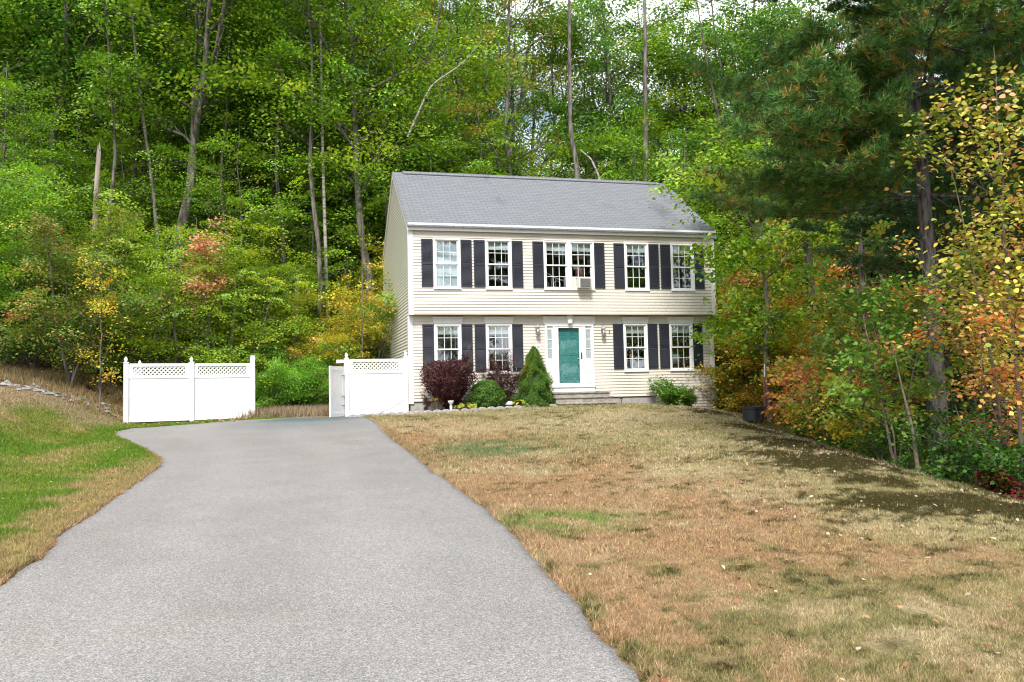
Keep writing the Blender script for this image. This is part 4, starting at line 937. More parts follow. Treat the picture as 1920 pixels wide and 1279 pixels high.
add('solo', 385, 29.6, 'small coral pink maple sapling rising above the left fence', under['coral'], name='maple_sapling', rz=.4, sc_=1.1, tint=(1, 1, 1))
add('solo', 130, 26.6, 'rusty green bushy shrub with reddening leaves left of the fence', under['rusty'], name='shrub', cat='shrub', rz=1.2, sc_=.98, tint=(1, 1, 1))
add('solo', 60, 28.5, 'dull green shrub at the far left behind the rocks', under['rusty'], name='shrub', cat='shrub', rz=3.2, sc_=.85, tint=(.8, 1.05, .9))
add('solo', 185, 26.0, 'thin yellow leaved sapling beside the rusty shrub', gen(51, 4.6, .9, .035, .12, 12, 40, 34, .10, 'gold', rs=.4, elev=(20, 50)), name='sapling', rz=.2, tint=(1.1, 1.15, 1))
# right of the house
for k, (px, d, kind, sc_, ti) in enumerate([(1395, 28.5, 'gold', .8, (1, 1, 1)), (1475, 27, 'gold', .75, (1, .95, 1)), (1590, 24, 'gold', .72, (1, .95, 1)), (1425, 30, 'orange', .9, (1.05, 1.05, 1)), (1530, 32.5, 'orange', 1.25, (1, 1, 1)), (1655, 29, 'orange', 1.25, (1, 1, 1)), (1372, 34, 'gold', 1.15, (1, 1, 1)), (1420, 31.5, 'gold', 1.0, (1, 1, 1)), (1470, 33, 'turning', 1.2, (1, .95, 1)), (1515, 30, 'gold', 1.05, (1, .95, 1)), (1560, 31.5, 'gold', 1.2, (1, .95, 1)), (1600, 28.5, 'turning', 1.05, (1, .95, 1)), (1640, 26, 'gold', 1.0, (.95, .9, .9)), (1358, 30, 'gold', .85, (.95, 1, 1)), (1440, 29, 'turning', .8, (.85, .95, 1)), (1700, 24, 'gold', .9, (.7, .72, .8)), (1545, 27, 'gold', .8, (.9, .9, .9)), (1500, 35, 'gold', 1.5, (.8, .9, .8))]):
    add('goldr', px, d, 'golden brown autumn sapling right of the house', under[kind], name='sapling', grp='autumn saplings right of the house', rz=k*1.7, sc_=sc_, tint=ti)
for k, (px, d, kind, sc_, ti) in enumerate([(1410, 35, 'maple', 1.2, (1, 1, 1)), (1370, 38, 'lime2', 1.15, (.9, .95, 1)), (1450, 33, 'lime2', 1.0, (.75, .85, .9)), (1550, 36, 'maple', 1.25, (.9, .9, .9)), (1620, 33, 'deep', 1.0, (1, 1, 1))]):
    add('grr', px, d, 'green understory tree behind the autumn saplings on the right', under[kind], name='understory_tree', grp='green understory trees right of the house', rz=k*2.7, sc_=sc_, tint=ti)
for k, (px, d, sc_) in enumerate([(1600, 30, 1.45), (1465, 36, 1.95), (1570, 34, 1.8)]):
    add('orr', px, d, 'orange leaved tree glowing beneath the pine boughs', under['orange'], name='autumn_tree', grp='orange trees beneath the pine', rz=k*1.9, sc_=sc_, tint=(1, 1, 1))
cnt = {}
for it in ITEMS: cnt.setdefault(it[0], []).append(it)
for kind, lst in cnt.items():
    lst.sort(key=lambda it: it[1]); n_ = len(lst)
    for i, it in enumerate(lst):
        _, px, d, desc, meshes, name, cat, grp, kw = it
        if kind == 'solo': lab = desc
        else: lab = desc+', '+(ORD[i]+' from the left' if i < 20 and i < (n_+1)//2 else (ORD[n_-1-i]+' from the right' if n_-1-i > 0 else 'first from the right'))
        dd_, ss_ = pd(px, d)
        plant(name, cat, lab, meshes, dd_, ss_, group=grp, **kw)
# --- specific near trees on the right
pine = gen_pine(61, 12.5, 4.4, .178, .405, 11, 66, 'pine', needle=.16, ndl=14, w=.0075, lean=(-.03, 0), azbias=3.9, sub=12, prof=lambda t: np.clip(1.3-abs(t-.6)*1.3, .2, 1.0))
plant('white_pine', 'tree', 'big white pine with soft dark needles on the right edge of the lawn', pine, *pd(1752, 15.2), tint=(1.2, 1.08, .8), rz=.25, tilt=(0, R_(-1.2)))
pl2 = gen_pine(62, 12.5, 3.8, .16, .40, 11, 52, 'pine', needle=.15, ndl=12, w=.008, sub=9)
plant('white_pine', 'tree', 'second pine with dark boughs at the top right corner', pl2, *pd(1860, 17.5), rz=1.2, tint=(.85, .85, .85))
corner_m = gen(63, 9.6, 2.9, .085, .18, 26, 250, 46, .135, 'maple', rs=.6, flat=.32, elev=(0, 38), k6=True, extra=(3.0, .25))
plant('maple_tree', 'tree', 'leafy green maple reaching over the right corner of the roof', corner_m, *pd(1440, 25.6), rz=.2, sc_=1.0, tint=(1.1, 1.05, 1))
hob = gen(64, 4.2, .95, .028, .17, 22, 120, 26, .10, 'hobble', rs=.34, flat=.5, elev=(15, 55), stems=3, k6=True, barkm='twig')
plant('hazel_bush', 'shrub', 'bright green round leaved bush in front of the big pine trunk', hob, *pd(1672, 13.9), rz=2.0, sc_=.93, tint=(.95, 1.0, 1), parts=('stem', 'foliage'))
hob2 = gen(65, 3.6, 1.2, .028, .12, 18, 80, 26, .11, 'hobble', rs=.32, flat=.5, elev=(10, 50), stems=3, k6=True, barkm='twig')
plant('hazel_bush', 'shrub', 'green and yellow bush left of the round leaved bush', hob2, *pd(1600, 15.6), rz=.7, tint=(.85, .9, .9), parts=('stem', 'foliage'))
amb = gen(66, 6.5, 1.0, .028, .30, 24, 140, 22, .080, 'amber', rs=.42, flat=.55, elev=(0, 45), stems=1, k6=True, barkm='twig', extra=(3.1, .3), wander=.02)
plant('birch_sapling', 'tree', 'yellow and pink leaved sapling arching in at the upper right edge', amb, *pd(1905, 11.4), rz=.3, tint=(.92, .92, .95))
amb2 = gen(67, 5.0, 1.0, .02, .10, 24, 115, 20, .08, 'orange', rs=.36, flat=.5, elev=(0, 40), stems=3, k6=True, barkm='twig')
plant('dogwood_shrub', 'shrub', 'orange leaved shrub filling the lower right edge of the wood', amb2, *pd(1925, 11.6), rz=1.4, sc_=.9, tint=(1.1, 1.1, 1.1), parts=('stem', 'foliage'))
plant('dogwood_shrub', 'shrub', 'orange leaved shrub behind, right of the dark trunk', amb2, *pd(1890, 15.0), rz=4.1, sc_=1.0, tint=(1.05, 1.05, 1.05), parts=('stem', 'foliage'))
plant('birch_sapling', 'tree', 'yellow leaved sapling beside the pine trunk above the green bush', amb, *pd(1835, 14.6), rz=2.1, sc_=.8, tint=(1.0, .85, .85))
orl = gen(68, 2.3, 1.15, .02, .08, 16, 62, 26, .12, 'orange', rs=.36, flat=.35, elev=(5, 40), stems=3, k6=True, barkm='twig')
for px, d, sc_, lab in ((1482, 23.4, .85, 'low orange shrub just right of the black planter tub'), (1520, 20.5, .95, 'low orange shrub spreading along the lawn edge below the saplings'), (1570, 18.6, .9, 'low orange and yellow shrub left of the green bush')):
    plant('sumac_shrub', 'shrub', lab, orl, *pd(px, d), rz=px*.01, sc_=sc_*1.1, tint=(1.15, 1.15, 1.1) if px < 1550 else (1, 1.2, .9), parts=('stem', 'foliage'), group='low orange shrubs along the lawn edge')
gol = gen(69, 2.2, 1.2, .02, .05, 16, 70, 28, .10, 'gold', rs=.36, flat=.4, elev=(5, 40), stems=4, k6=True, barkm='twig')
for px, d, sc_, lab in ((1378, 28.5, 1.0, 'low golden shrub behind the black planter tub'), (1545, 17.6, .75, 'low golden shrub at the foot of the slope'), (1620, 15.4, .75, 'low golden shrub at the left foot of the green bush'), (1350, 29.5, 1.0, 'low golden shrub against the right corner of the house')):
    plant('golden_shrub', 'shrub', lab, gol, *pd(px, d), rz=px*.02, sc_=sc_, tint=(.9, 1, .9), parts=('stem', 'foliage'), group='low golden shrubs')
gru = gen(70, 1.0, .75, .012, .02, 14, 50, 30, .075, 'deep', rs=.26, flat=.5, elev=(5, 50), stems=4, k6=True, barkm='twig')
for k, (px, d, sc_) in enumerate([(1640, 14.4, .7), (1700, 13.4, .5), (1790, 12.2, .9), (1840, 11.4, .9), (1905, 10.7, .8), (1500, 21.5, .8), (1530, 18.7, 1), (1590, 16.6, 1), (1775, 12.6, .5)]):
    plant('green_undergrowth_plant', 'plant', 'dark leafy plant at the lawn edge, '+['third from the left', 'fourth from the left', 'middle of the right group', 'second from the right', 'rightmost', 'leftmost, nearest the tub', 'second from the left', 'left of the green bush', 'at the pine foot'][k], gru, *pd(px, d), rz=k*1.3, sc_=sc_, tint=(.5, .6, .55), parts=('stem', 'foliage'), group='dark green plants along the lawn edge')
cri = gen(71, .45, .26, .008, .02, 10, 26, 22, .07, 'crimson', rs=.18, flat=.5, elev=(5, 50), stems=3, k6=True, barkm='twig')
for px, d, lab in ((1838, 11.1, 'small crimson leaved plant at the lawn edge right of the pine'), (1893, 10.6, 'small crimson leaved plant at the bottom right of the wood')):
    plant('red_plant', 'plant', lab, cri, *pd(px, d), rz=px, sc_=.7, tint=(.7, .7, .7), parts=('stem', 'foliage'))
# trees across the road, seen only as reflections in the glass
for k, (d, s, pr) in enumerate([(-30, 14, 0), (-27, 24, 2), (-24, 34, 1), (-36, 6, 3), (-45, -8, 2), (-50, -22, 0), (-33, 42, 3), (-48, -34, 1)]):
    plant('roadside_tree', 'tree', 'tall green tree across the road, mirrored in the window glass', tall[pr], d, s, rz=k, sc_=.8 if s > 0 else .5, group='trees across the road')
# --- snags and logs
def snag(px, d, h, rad, lean_, lab, seed, matn='snag'):
    r = np.random.default_rng(seed); x, y = ds2xy(*pd(px, d)); t = np.linspace(0, 1, 10)
    Pp = np.stack([lean_*h*t+.10*np.sin(t*4+seed), .03*np.sin(t*6), h*t], -1); rr = rad*(1-.35*t)*(1+.06*r.normal(size=10))
    V, F = tubes_np([(Pp, rr)], 10)
    n = 10; V = V.copy(); V[-n:, 2] += r.random(n)*.55*np.linspace(1, .1, n)+.1; V[-n:, :2] = V[-n:, :2]*.75+Pp[-1, :2]*.25
    F = np.concatenate([F, [[len(V)-n, len(V)-n+2, len(V)-n+5, len(V)-n+7]]])
    o = obj('dead_snag', nmesh('dead_snag', V, F, mat=M[matn], smooth=True), None, (x, y, Hf(x, y)-.1)); tag(o, lab, 'tree snag')
snag(160, 31, 8.2, .13, .06, 'broken pale dead trunk with a jagged top at upper left', 1)
snag(556, 33, 4.9, .15, .02, 'short broken pale stump between the golden saplings', 2)
snag(430, 31, 4.4, .085, .02, 'thin grey dead pole trunk above the left fence', 4)
def trunkline(pts, rad, lab, matn, name='bare_trunk'):
    """leaning bare trunk through (px,py,d) points"""
    Q = []
    for px, py, d in pts:
        dd, ss = pd(px, d); x, y = ds2xy(dd, ss); yh = 733.4-(px-960)*.0226; Q.append((x, y, CAM[2]+(yh-py)*d/1585.67))
    Q = np.array(Q); b0 = Q[0].copy(); m = 4*len(Q); u = np.linspace(0, len(Q)-1, m)
    Pp = np.stack([np.interp(u, range(len(Q)), Q[:, k]) for k in range(3)], -1); Pp[1:-1] = (Pp[:-2]+Pp[1:-1]*2+Pp[2:])/4
    V, F = tubes_np([(Pp-b0, rad*np.linspace(1, .12 if rad < .06 else .4, m))], 8)
    o = obj(name, nmesh(name, V, F, mat=M[matn], smooth=True), None, tuple(b0)); tag(o, lab, 'tree trunk')
def gz_(px, d):
    x, y = ds2xy(*pd(px, d)); yh = 733.4-(px-960)*.0226; return yh-(Hf(x, y)-.2-CAM[2])*1585.67/d
for pts, rad, lab, mt in [
    ([(300, gz_(300, 33), 33), (297, 480, 33), (283, 330, 33), (262, 190, 33), (246, 40, 33), (240, -90, 33)], .085, 'thin leaning trunk left of the thick grey trunk', 'bark'),
    ([(232, gz_(232, 36), 36), (238, 400, 36), (262, 230, 36), (232, 120, 36), (215, -60, 36)], .13, 'dark bent trunk between the snag and the thick grey trunk', 'barkdark'),
    ([(615, gz_(615, 33.5), 33.5), (612, 480, 33.5), (608, 300, 33.5), (606, 60, 33.5), (604, -60, 33.5)], .085, 'straight pale grey trunk right of the dark woods', 'barkbirch'),
    ([(678, gz_(678, 30), 30), (680, 520, 30), (682, 400, 30)], .035, 'slender grey stem among the golden saplings beside the house', 'twig'),
    ([(1140, 420, 36), (1134, 330, 36), (1118, 292, 36), (1098, 275, 36)], .07, 'curved pale trunk just above the roof ridge', 'barkbirch'),
    ([(1095, 420, 37), (1090, 300, 37), (1080, 240, 37), (1083, 60, 37), (1086, -60, 37)], .14, 'stout pale trunk behind the roof ridge', 'bark'),
    ([(1225, 420, 37), (1222, 300, 37), (1224, 240, 37), (1229, 40, 37), (1231, -60, 37)], .15, 'thick grey trunk behind the right end of the ridge', 'bark'),
    ([(735, 480, 36), (722, 330, 35), (708, 280, 35)], .10, 'grey leaning trunk at the upper left corner of the roof', 'bark'),
    ([(1525, gz_(1525, 27), 27), (1525, 520, 27), (1516, 320, 27), (1508, 180, 27)], .165, 'grey straight trunk among the autumn saplings on the right', 'bark'),
    ([(1622, gz_(1622, 25), 25), (1622, 480, 25), (1620, 300, 25)], .12, 'dark trunk between the grey trunk and the big pine', 'barkdark'),
    ([(1712, gz_(1712, 12.6), 12.6), (1703, 800, 12.6), (1690, 740, 12.6), (1672, 640, 12.6)], .035, 'pale thin stem leaning beside the pine trunk', 'twig'),
    ([(1880, gz_(1880, 12), 12), (1862, 700, 12), (1835, 520, 12), (1806, 330, 12), (1785, 265, 12)], .022, 'long thin bare stem leaning left at the right edge', 'twig'),
    ([(1828, gz_(1828, 11.4), 11.4), (1805, 830, 11.4), (1785, 760, 11.4)], .022, 'thin bare twig stem right of the pine trunk', 'twig'),
    ([(770, 250, 33.5), (815, 150, 33.5), (880, 105, 33.5), (915, 60, 33.5)], .05, 'long pale bare limb reaching right above the roof', 'barkbirch')]:
    trunkline(pts, rad, lab, mt)

# --- foundation planting
def at(x, y, m, name, cat, lab, sc_=1, rz=0, tint=(1, 1, 1), sz=None, parts=('stem', 'foliage'), group=None):
    t = thing(name, lab, cat, (x, y, Hf(x, y)-.02), rz, group); t.scale = (sc_, sc_, sz or sc_)
    obj(parts[0], m[0], t); o = obj(parts[1], m[1], t); o.color = (*tint, 1); return t
envB = lambda t: .35+.75*np.clip(t, 0, 1)
bar = gen(81, 1.5, .74, .016, .16, 54, 520, 40, .046, 'burg', rs=.19, flat=.8, elev=(20, 60), stems=9, barkm='barberrystem', env=envB, limbr=.5, updir=1)
bar2 = gen(82, 1.4, .40, .014, .22, 36, 240, 30, .044, 'burg', rs=.14, flat=.8, elev=(25, 65), stems=8, barkm='barberrystem', env=envB, limbr=.5)
at(2.95, -.62, bar2, 'barberry_shrub', 'shrub', 'narrow burgundy barberry with bare stems beside the pointed spruce', rz=.5)
at(.36, -.95, bar2, 'barberry_shrub', 'shrub', 'tiny dark leaved sprig at the left end of the flower bed', sc_=.36, rz=2)
at(2.5, -.45, bar2, 'barberry_shrub', 'shrub', 'thin dark sprig rising behind the round boxwood', sc_=.78, rz=2)
def blob(seed, H_, prof, n, leaf, pal, lump=.12, k=7, wr=.6, core=(.02, .05, .012), sh=(.80, .27), ck=.84, patch=False):
    """dense clipped shrub: leaves in a lumpy shell around a rounded profile"""
    r = np.random.default_rng(seed); a = r.random(n)*2*np.pi; z = r.random(n)**.9
    lum = 1+lump*np.sin(a*k+seed+5*z)*np.sin(z*19+2*np.cos(a*2))+lump*.8*(vn(a*4+10, z*14, seed)-.5)*2
    R = prof(z)*lum*(sh[0]+sh[1]*r.random(n)**(1.5 if sh[0] > .6 else .6))*(1+.16*(vn(a*9+3, z*30, seed+1)-.5))
    Pp = np.stack([R*np.cos(a), R*np.sin(a), z*H_+.02*r.normal(size=n)], -1)
    out = np.stack([np.cos(a), np.sin(a), .5+0*a], -1); Nn = out*.6+rnd_dir(r, n)*.8; Dr = rnd_dir(r, n)+out*.5+np.array([0, 0, .4])
    Dr -= Nn*(Dr*Nn).sum(1, keepdims=True)/((Nn*Nn).sum(1, keepdims=True)); ln = leaf*(.7+.6*r.random(n)); V, F = leaf_polys(Pp, Dr, Nn, ln, ln*wr)
    cols = np.array(PAL[pal][0]); col = cols[r.choice(len(cols), n, p=PAL[pal][1])]*(.7+.5*r.random(n))[:, None]
    if patch:
        pw = .8*np.exp(-((z-.66)/.10)**2)*np.clip(np.cos(a-3.25), 0, 1)**3*(r.random(n) < .55); col = col+(np.array([.34, .19, .05])-col)*pw[:, None]
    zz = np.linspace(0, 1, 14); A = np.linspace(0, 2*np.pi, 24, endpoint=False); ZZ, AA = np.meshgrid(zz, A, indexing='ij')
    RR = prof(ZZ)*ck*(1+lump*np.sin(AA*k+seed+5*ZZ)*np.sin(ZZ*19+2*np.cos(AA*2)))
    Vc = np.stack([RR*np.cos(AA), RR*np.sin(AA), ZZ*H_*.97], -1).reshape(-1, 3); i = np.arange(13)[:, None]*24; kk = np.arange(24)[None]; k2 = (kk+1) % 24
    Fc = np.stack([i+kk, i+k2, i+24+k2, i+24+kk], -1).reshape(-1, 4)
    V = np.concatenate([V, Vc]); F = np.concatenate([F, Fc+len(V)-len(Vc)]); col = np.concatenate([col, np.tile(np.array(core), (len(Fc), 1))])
    return MB().tube([(0, 0, -.05), (0, 0, H_*.5)], [.03, .015], 6).mesh('stem', M['twig'], True), nmesh('foliage', V, F, mat=M['leaf'], col=col)
brp = lambda z: .10+.62*np.sin(np.pi*np.clip((z-.10)/1.02, 0, 1)**1.25)**.8
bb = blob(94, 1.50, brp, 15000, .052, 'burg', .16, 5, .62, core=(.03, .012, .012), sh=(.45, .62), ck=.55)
at(1.08, -.74, (bar[0], bb[1]), 'barberry_shrub', 'shrub', 'large round burgundy barberry shrub below the left window', rz=.5, sc_=1.04, tint=(1.3, 1.3, 1.3))
at(1.08, -.72, bar, 'barberry_shrub', 'shrub', 'arching outer shoots of burgundy barberry around the large round shrub', rz=.5, sc_=.82, sz=.84)
spr = blob(91, 1.86, lambda z: .70*np.clip(1-z, .0, 1)**.74*(1+.0*z)+.015, 52000, .044, 'spruce', .26, 4, .28, sh=(.72, .40), patch=True)
at(3.76, -.86, spr, 'dwarf_spruce', 'shrub', 'pointed cone shaped green dwarf spruce left of the front steps', tint=(1.15, 1.15, 1.0))
bx = blob(92, .88, lambda z: .50*np.sqrt(np.clip(1-((z-.42)/.60)**2, 0, 1)), 20000, .046, 'box', .15, 5, .6, sh=(.74, .34))
at(2.25, -.82, bx, 'boxwood_shrub', 'shrub', 'round clipped bright green boxwood between the burgundy shrubs', tint=(1.15, 1.1, 1))
rho = gen(93, 1.0, .60, .014, .05, 34, 300, 30, .060, 'deep', rs=.17, flat=.7, elev=(20, 60), stems=6, k6=True, barkm='twig', env=envB)
at(8.48, -.72, rho, 'rhododendron_shrub', 'shrub', 'loose dark green shrub against the siding right of the steps', sc_=.92, tint=(1.1, 1.1, 1.0), sz=.66)
at(9.02, -.66, rho, 'rhododendron_shrub', 'shrub', 'small straggly green shrub at the right of the loose dark shrub', sc_=.52, rz=2, tint=(1.2, 1.1, 1.2))
def hosta(seed, n, R, lf):
    r = np.random.default_rng(seed); a = r.random(n)*6.28; q_ = R*np.sqrt(r.random(n)); Pp = np.stack([q_*np.cos(a), q_*np.sin(a), .10+.13*(1-q_/R)+.04*r.random(n)], -1)
    Dr = np.stack([np.cos(a), np.sin(a), .1-.8*q_/R], -1)+rnd_dir(r, n)*.25; Nn = np.array([0, 0, 1.])+rnd_dir(r, n)*.35; Nn -= Dr*(Dr*Nn).sum(1, keepdims=True)/(Dr*Dr).sum(1, keepdims=True); Nn /= np.linalg.norm(Nn, axis=1, keepdims=True)
    ln = lf*(.7+.5*r.random(n)); V, F = leaf_polys(Pp, Dr, Nn, ln, ln*.85, True); cols = np.array(PAL['hosta'][0]); col = cols[r.choice(3, n)]*(.8+.3*r.random(n))[:, None]
    return tubes_np([(np.array([[0, 0, 0], Pp[k]*.6, Pp[k]]), np.array([.006, .005, .003])) for k in range(n)], 4), nmesh('foliage', V, F, mat=M['leaf'], col=col)
for k, (x, y, n, R, lab) in enumerate([(1.52, -1.02, 46, .36, 'bright yellow green hosta beside the urn'), (3.2, -1.13, 34, .28, 'bright yellow green hosta in front of the pointed spruce'), (1.75, -.55, 12, .15, 'small yellow leaved plant left of the boxwood'), (.72, -.92, 16, .2, 'yellow and orange leafed plant under the large burgundy shrub')]):
    (V, F), fo = hosta(100+k, n, R*1.15, .15 if k < 2 else .10); at(x, y, (nmesh('stem', V, F, mat=M['barberrystem']), fo), 'hosta_plant', 'plant', lab, tint=(1, 1, 1) if k < 3 else (1, .7, .8), sz=1.1 if k < 2 else 2.2)
# creeping dry twig before the right fence
mb = MB(); r = random.Random(8)
mb.tube([(0, 0, 0), (.35, 0, .10), (.7, 0, .24), (1.0, 0, .42)], [.010, .008, .006, .003], 5)
for k in range(16):
    u_ = .2+.8*k/16; b0 = (u_, 0, .42*u_**1.3); mb.tube([b0, (b0[0]+r.uniform(-.08, .12), r.uniform(-.08, .08), b0[2]+r.uniform(.03, .12))], .003, 4)
for k in range(9):
    xx = .1+.13*k; mb.tube([(xx, -.05, 0), (xx+r.uniform(-.05, .05), -.05, r.uniform(.06, .2))], .003, 4)
o = mb.build('dry_twig_plant', M['twig'], None, (-1.25, -.55, Hf(-1.25, -.55))); tag(o, 'dry creeping twig plant in front of the right white fence panel', 'plant')

# --- beyond the gap: ferny evergreen bushes, dry grass
yew = gen(111, 2.1, 1.5, .03, .03, 28, 170, 70, .085, 'fern', rs=.45, flat=.2, elev=(5, 40), stems=5, barkm='twig')
for k, (px, d, sc_, lab) in enumerate([(508, 29.6, .8, 'ferny green bush behind the gap beside the left fence'), (562, 31, 1.0, 'taller ferny green bush in the middle of the gap'), (606, 29.6, .8, 'ferny green bush behind the gap beside the open gate'), (640, 35, 1.25, 'ferny green bush behind the right fence panel'), (535, 36.5, 1.4, 'ferny green bush up the slope behind the gap'), (470, 34, 1.2, 'ferny green bush hidden partly by the left fence')]):
    plant('evergreen_bush', 'shrub', lab, yew, *pd(px, d), rz=k*1.4, sc_=sc_, tint=(1, 1, 1), parts=('stem', 'foliage'), group='ferny green bushes beyond the fence gap')
def tallgrass(n, d0, d1, sa, sb, h, pal_, seed):
    r = np.random.default_rng(seed); d = d0+(d1-d0)*r.random(n); s = sa+(sb-sa)*r.random(n); k = vn(d*1.5+3, s*1.5, seed) > .25; d, s = d[k], s[k]; n = len(d); x, y = ds2xy(d, s); ok = ~((x > -.3) & (y > -.2)); x, y = x[ok], y[ok]; n = len(x)
    hh = h*(.5+.8*r.random(n)); a = r.random(n)*6.28; p = np.stack([x, y, H(x, y)-.02], -1); w = .010*(.6+.8*r.random(n))[:, None]; sd_ = np.stack([np.cos(a), np.sin(a), 0*a], -1)*w
    tip = p+np.stack([r.normal(0, .3, n)*hh, r.normal(0, .3, n)*hh, hh], -1)
    pc = np.array(pal_)[r.integers(0, len(pal_), n)]*(.7+.6*r.random(n))[:, None]; return np.stack([p-sd_, p+sd_, tip], 1).reshape(-1, 3), pc
V1, c1 = tallgrass(26000, 26.3, 31, -9.2, -4.4, .30, [(.36, .25, .18), (.30, .22, .15), (.42, .30, .24), (.18, .20, .07)], 5)
V2, c2 = tallgrass(16000, 24.2, 29.5, -19, -11.9, .2, [(.34, .23, .14), (.26, .17, .10), (.18, .19, .06)], 6)
V3, c3 = tallgrass(7000, 9, 24, 6.3, 7.6, .20, [(.10, .13, .04), (.20, .15, .06)], 7)
V = np.concatenate([V1, V2, V3]); o = obj('dry_grass', nmesh('dry_grass', V, np.arange(len(V)).reshape(-1, 3), mat=M['grass'], col=np.concatenate([c1, c2, c3]))); tag(o, 'tall dry brown grass beyond the driveway and fences', 'dry grass', kind='stuff')
# leaf litter under the trees
r = np.random.default_rng(12); n = 26000; d = 12+26*r.random(n); s = np.where(r.random(n) < .5, 6.4+9*r.random(n), -20+12*r.random(n)); x, y = ds2xy(d, s)
ok = ~((x > -.3) & (x < 10.7) & (y > -.5)) & ~((s < 0) & (d < 24.5) & (s > -13.6)); x, y = x[ok], y[ok]; n = len(x)
Pp = np.stack([x, y, H(x, y)+.02+.03*r.random(n)], -1); V, F = leaf_polys(Pp, rnd_dir(r, n)*np.array([1, 1, .3]), rnd_dir(r, n)*.5+np.array([0, 0, 1]), .07+.06*r.random(n), .05+.04*r.random(n))
pal_ = np.array([[.30, .17, .09], [.22, .12, .07], [.36, .24, .14], [.15, .09, .05], [.34, .20, .06]])
o = obj('leaf_litter', nmesh('leaf_litter', V, F, mat=M['dryleaf'], col=pal_[r.integers(0, 5, n)]*(.7+.5*r.random(n))[:, None])); tag(o, 'brown leaf litter under the trees', 'leaf litter', kind='stuff')
# rocks along the drainage edge at left
r = random.Random(4); mb = MB()
for k in range(170):
    u_ = k/170; d = 21.2+4.4*u_+r.gauss(0, .3); s = -14.3+2.5*u_+r.gauss(0, .35)-.75; x, y = ds2xy(d, s); z = Hf(x, y); q_ = r.uniform(.035, .12)
    b_ = len(mb.v); pts_ = []
    for (a, c_, e) in ((1, 0, 0), (-1, 0, 0), (0, 1, 0), (0, -1, 0), (0, 0, .8), (0, 0, -.8)):
        mb.v.append((x+a*q_*r.uniform(.7, 1.3), y+c_*q_*r.uniform(.7, 1.3), z+q_*.35+e*q_*r.uniform(.6, 1)))
    for f_ in ((0, 2, 4), (2, 1, 4), (1, 3, 4), (3, 0, 4), (2, 0, 5), (1, 2, 5), (3, 1, 5), (0, 3, 5)): mb.f.append([b_+i_ for i_ in f_])
o = mb.build('gravel', M['rock']); tag(o, 'grey stones lining the swale left of the fence', 'stones', kind='stuff')
# far wood: one mass of foliage and trunks well behind the individual trees
r = np.random.default_rng(31); segs = []; cc = []
for k in range(170):
    d = 68+34*r.random(); s = (r.random()*2-1)*.78*d; x, y = ds2xy(d, s); z = float(H(np.array(x), np.array(y))); px = 960+1585.67*s/d
    hgt = 15+5*r.random(); hgt *= .62 if 880 < px < 1430 else 1
    segs.append((np.array([[x, y, z-.3], [x+r.normal(0, .3), y, z+hgt*.5], [x+r.normal(0, .6), y, z+hgt*.9]]), np.array([.22, .16, .05])))
    nn = 46; th = r.random(nn)*6.28; rr_ = 3.6*np.sqrt(r.random(nn)); zz_ = z+hgt*(.12+.88*r.random(nn)); cc.append(np.stack([x+rr_*np.cos(th), y+rr_*np.sin(th), zz_], -1))
cc = np.concatenate(cc); lp = 16; ci = np.repeat(np.arange(len(cc)), lp); n = len(ci); Pp = cc[ci]+r.normal(0, .55, (n, 3))*np.array([1, 1, .5])
V, F = leaf_polys(Pp, rnd_dir(r, n), rnd_dir(r, n)*.8+np.array([0, 0, .8]), .38+.2*r.random(n), .28+.1*r.random(n)); cols = np.array(PAL['maple'][0])
ccol = cols[r.integers(0, 5, len(cc))][ci]*(.65+.5*r.random(n))[:, None]
Vt, Ft = tubes_np(segs, 5)
me = nmesh('far_wood', np.concatenate([V, Vt]), np.concatenate([F, Ft+len(V)]), mat=M['leaf'], col=np.concatenate([ccol, np.tile([.10, .085, .07], (len(Ft), 1))]))
o = obj('far_wood', me); tag(o, 'distant wood closing the view behind all the trees', 'wood', kind='stuff')

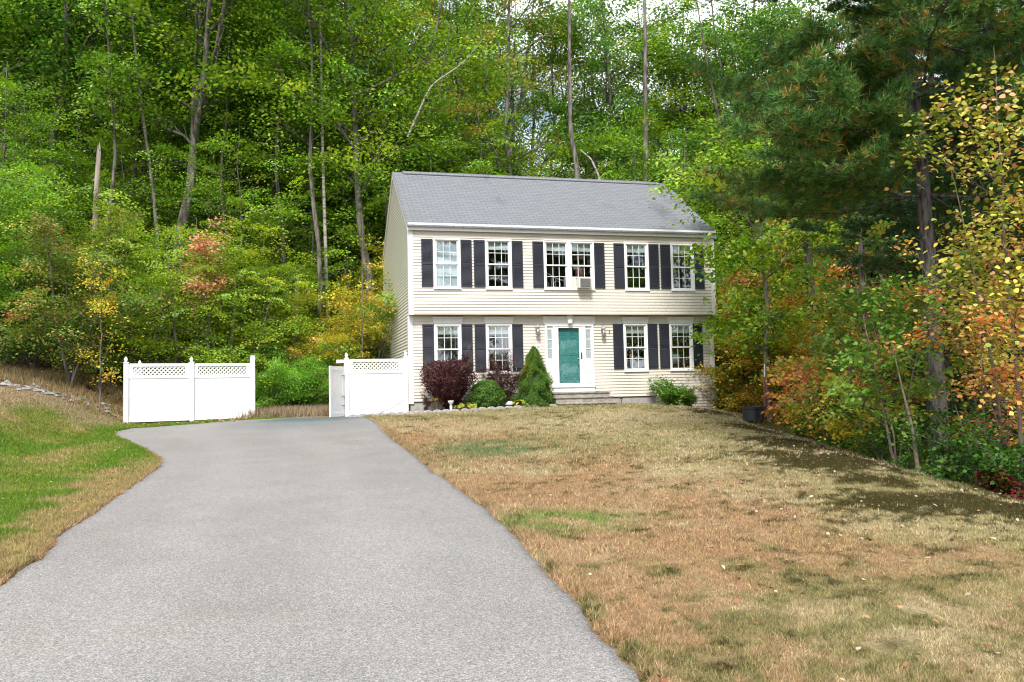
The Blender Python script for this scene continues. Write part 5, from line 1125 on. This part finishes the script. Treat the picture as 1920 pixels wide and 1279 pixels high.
# ------------------------------------------------------------------ camera, light, world
sc = bpy.context.scene
yaw, pitch, roll = .2552, .0592, -.0226
cy, sy, cp, spp = math.cos(.25515), math.sin(.25515), math.cos(pitch), math.sin(pitch)
f = Vector((0.25199146, 0.96592198, 0.05911885)); r_ = Vector((0.96770465, -0.25107691, -0.02254102)); u = Vector((0.00692948, -0.06288973, 0.99799642))
cam = bpy.data.cameras.new('Camera'); co = bpy.data.objects.new('Camera', cam); C.objects.link(co)
mtx = Matrix((r_, u, -f)).transposed().to_4x4(); mtx.translation = Vector(CAM); co.matrix_world = mtx
cam.sensor_width = 36; cam.lens = 1585.67/1920*36; cam.clip_end = 2000; cam.clip_start = .1
sc.camera = co
el, az = R_(51), R_(203)   # azimuth of the sun measured from +Y toward +X; behind the camera
sd = Vector((math.sin(az)*math.cos(el), math.cos(az)*math.cos(el), math.sin(el)))
SUN = bpy.data.lights.new('Sun', 'SUN'); so = bpy.data.objects.new('Sun', SUN); C.objects.link(so); SUN.energy = 2.8; SUN.angle = R_(12); SUN.color = (1, .95, .87)
so.rotation_euler = sd.to_track_quat('Z', 'Y').to_euler()
w = bpy.data.worlds.new('World'); sc.world = w; w.use_nodes = True; nt = w.node_tree; L = nt.links; bg = nt.nodes['Background']
sky = N(nt, 'ShaderNodeTexSky'); sky.sky_type = 'NISHITA'; sky.sun_disc = False; sky.sun_elevation = el; sky.sun_rotation = az; sky.dust_density = 1.5
tc = N(nt, 'ShaderNodeTexCoord'); mp = N(nt, 'ShaderNodeMapping'); mp.inputs['Scale'].default_value = (1, 1, 2.6); L.new(tc.outputs['Generated'], mp.inputs[0])
n = N(nt, 'ShaderNodeTexNoise'); n.inputs['Scale'].default_value = 3.2; n.inputs['Detail'].default_value = 7; n.inputs['Roughness'].default_value = .55; L.new(mp.outputs[0], n.inputs['Vector'])
rp = N(nt, 'ShaderNodeValToRGB'); rp.color_ramp.elements[0].position = .36; rp.color_ramp.elements[1].position = .56; L.new(n.outputs['Fac'], rp.inputs['Fac'])
mx = N(nt, 'ShaderNodeMix'); mx.data_type = 'RGBA'; L.new(rp.outputs['Color'], mx.inputs[0]); L.new(sky.outputs[0], mx.inputs[6]); mx.inputs[7].default_value = (10.5, 10.8, 11.4, 1)
L.new(mx.outputs[2], bg.inputs['Color']); bg.inputs['Strength'].default_value = .098
sc.view_settings.view_transform = 'Standard'; sc.view_settings.look = 'None'; sc.view_settings.exposure = .95; sc.view_settings.gamma = 1
sc.cycles.max_bounces = 6; sc.cycles.diffuse_bounces = 3; sc.cycles.glossy_bounces = 3; sc.cycles.transmission_bounces = 4; sc.cycles.transparent_max_bounces = 8
sc.cycles.pixel_filter_type = 'BLACKMAN_HARRIS'; sc.cycles.filter_width = 1.1
sc.cycles.caustics_reflective = False; sc.cycles.caustics_refractive = False; sc.cycles.sample_clamp_indirect = 6
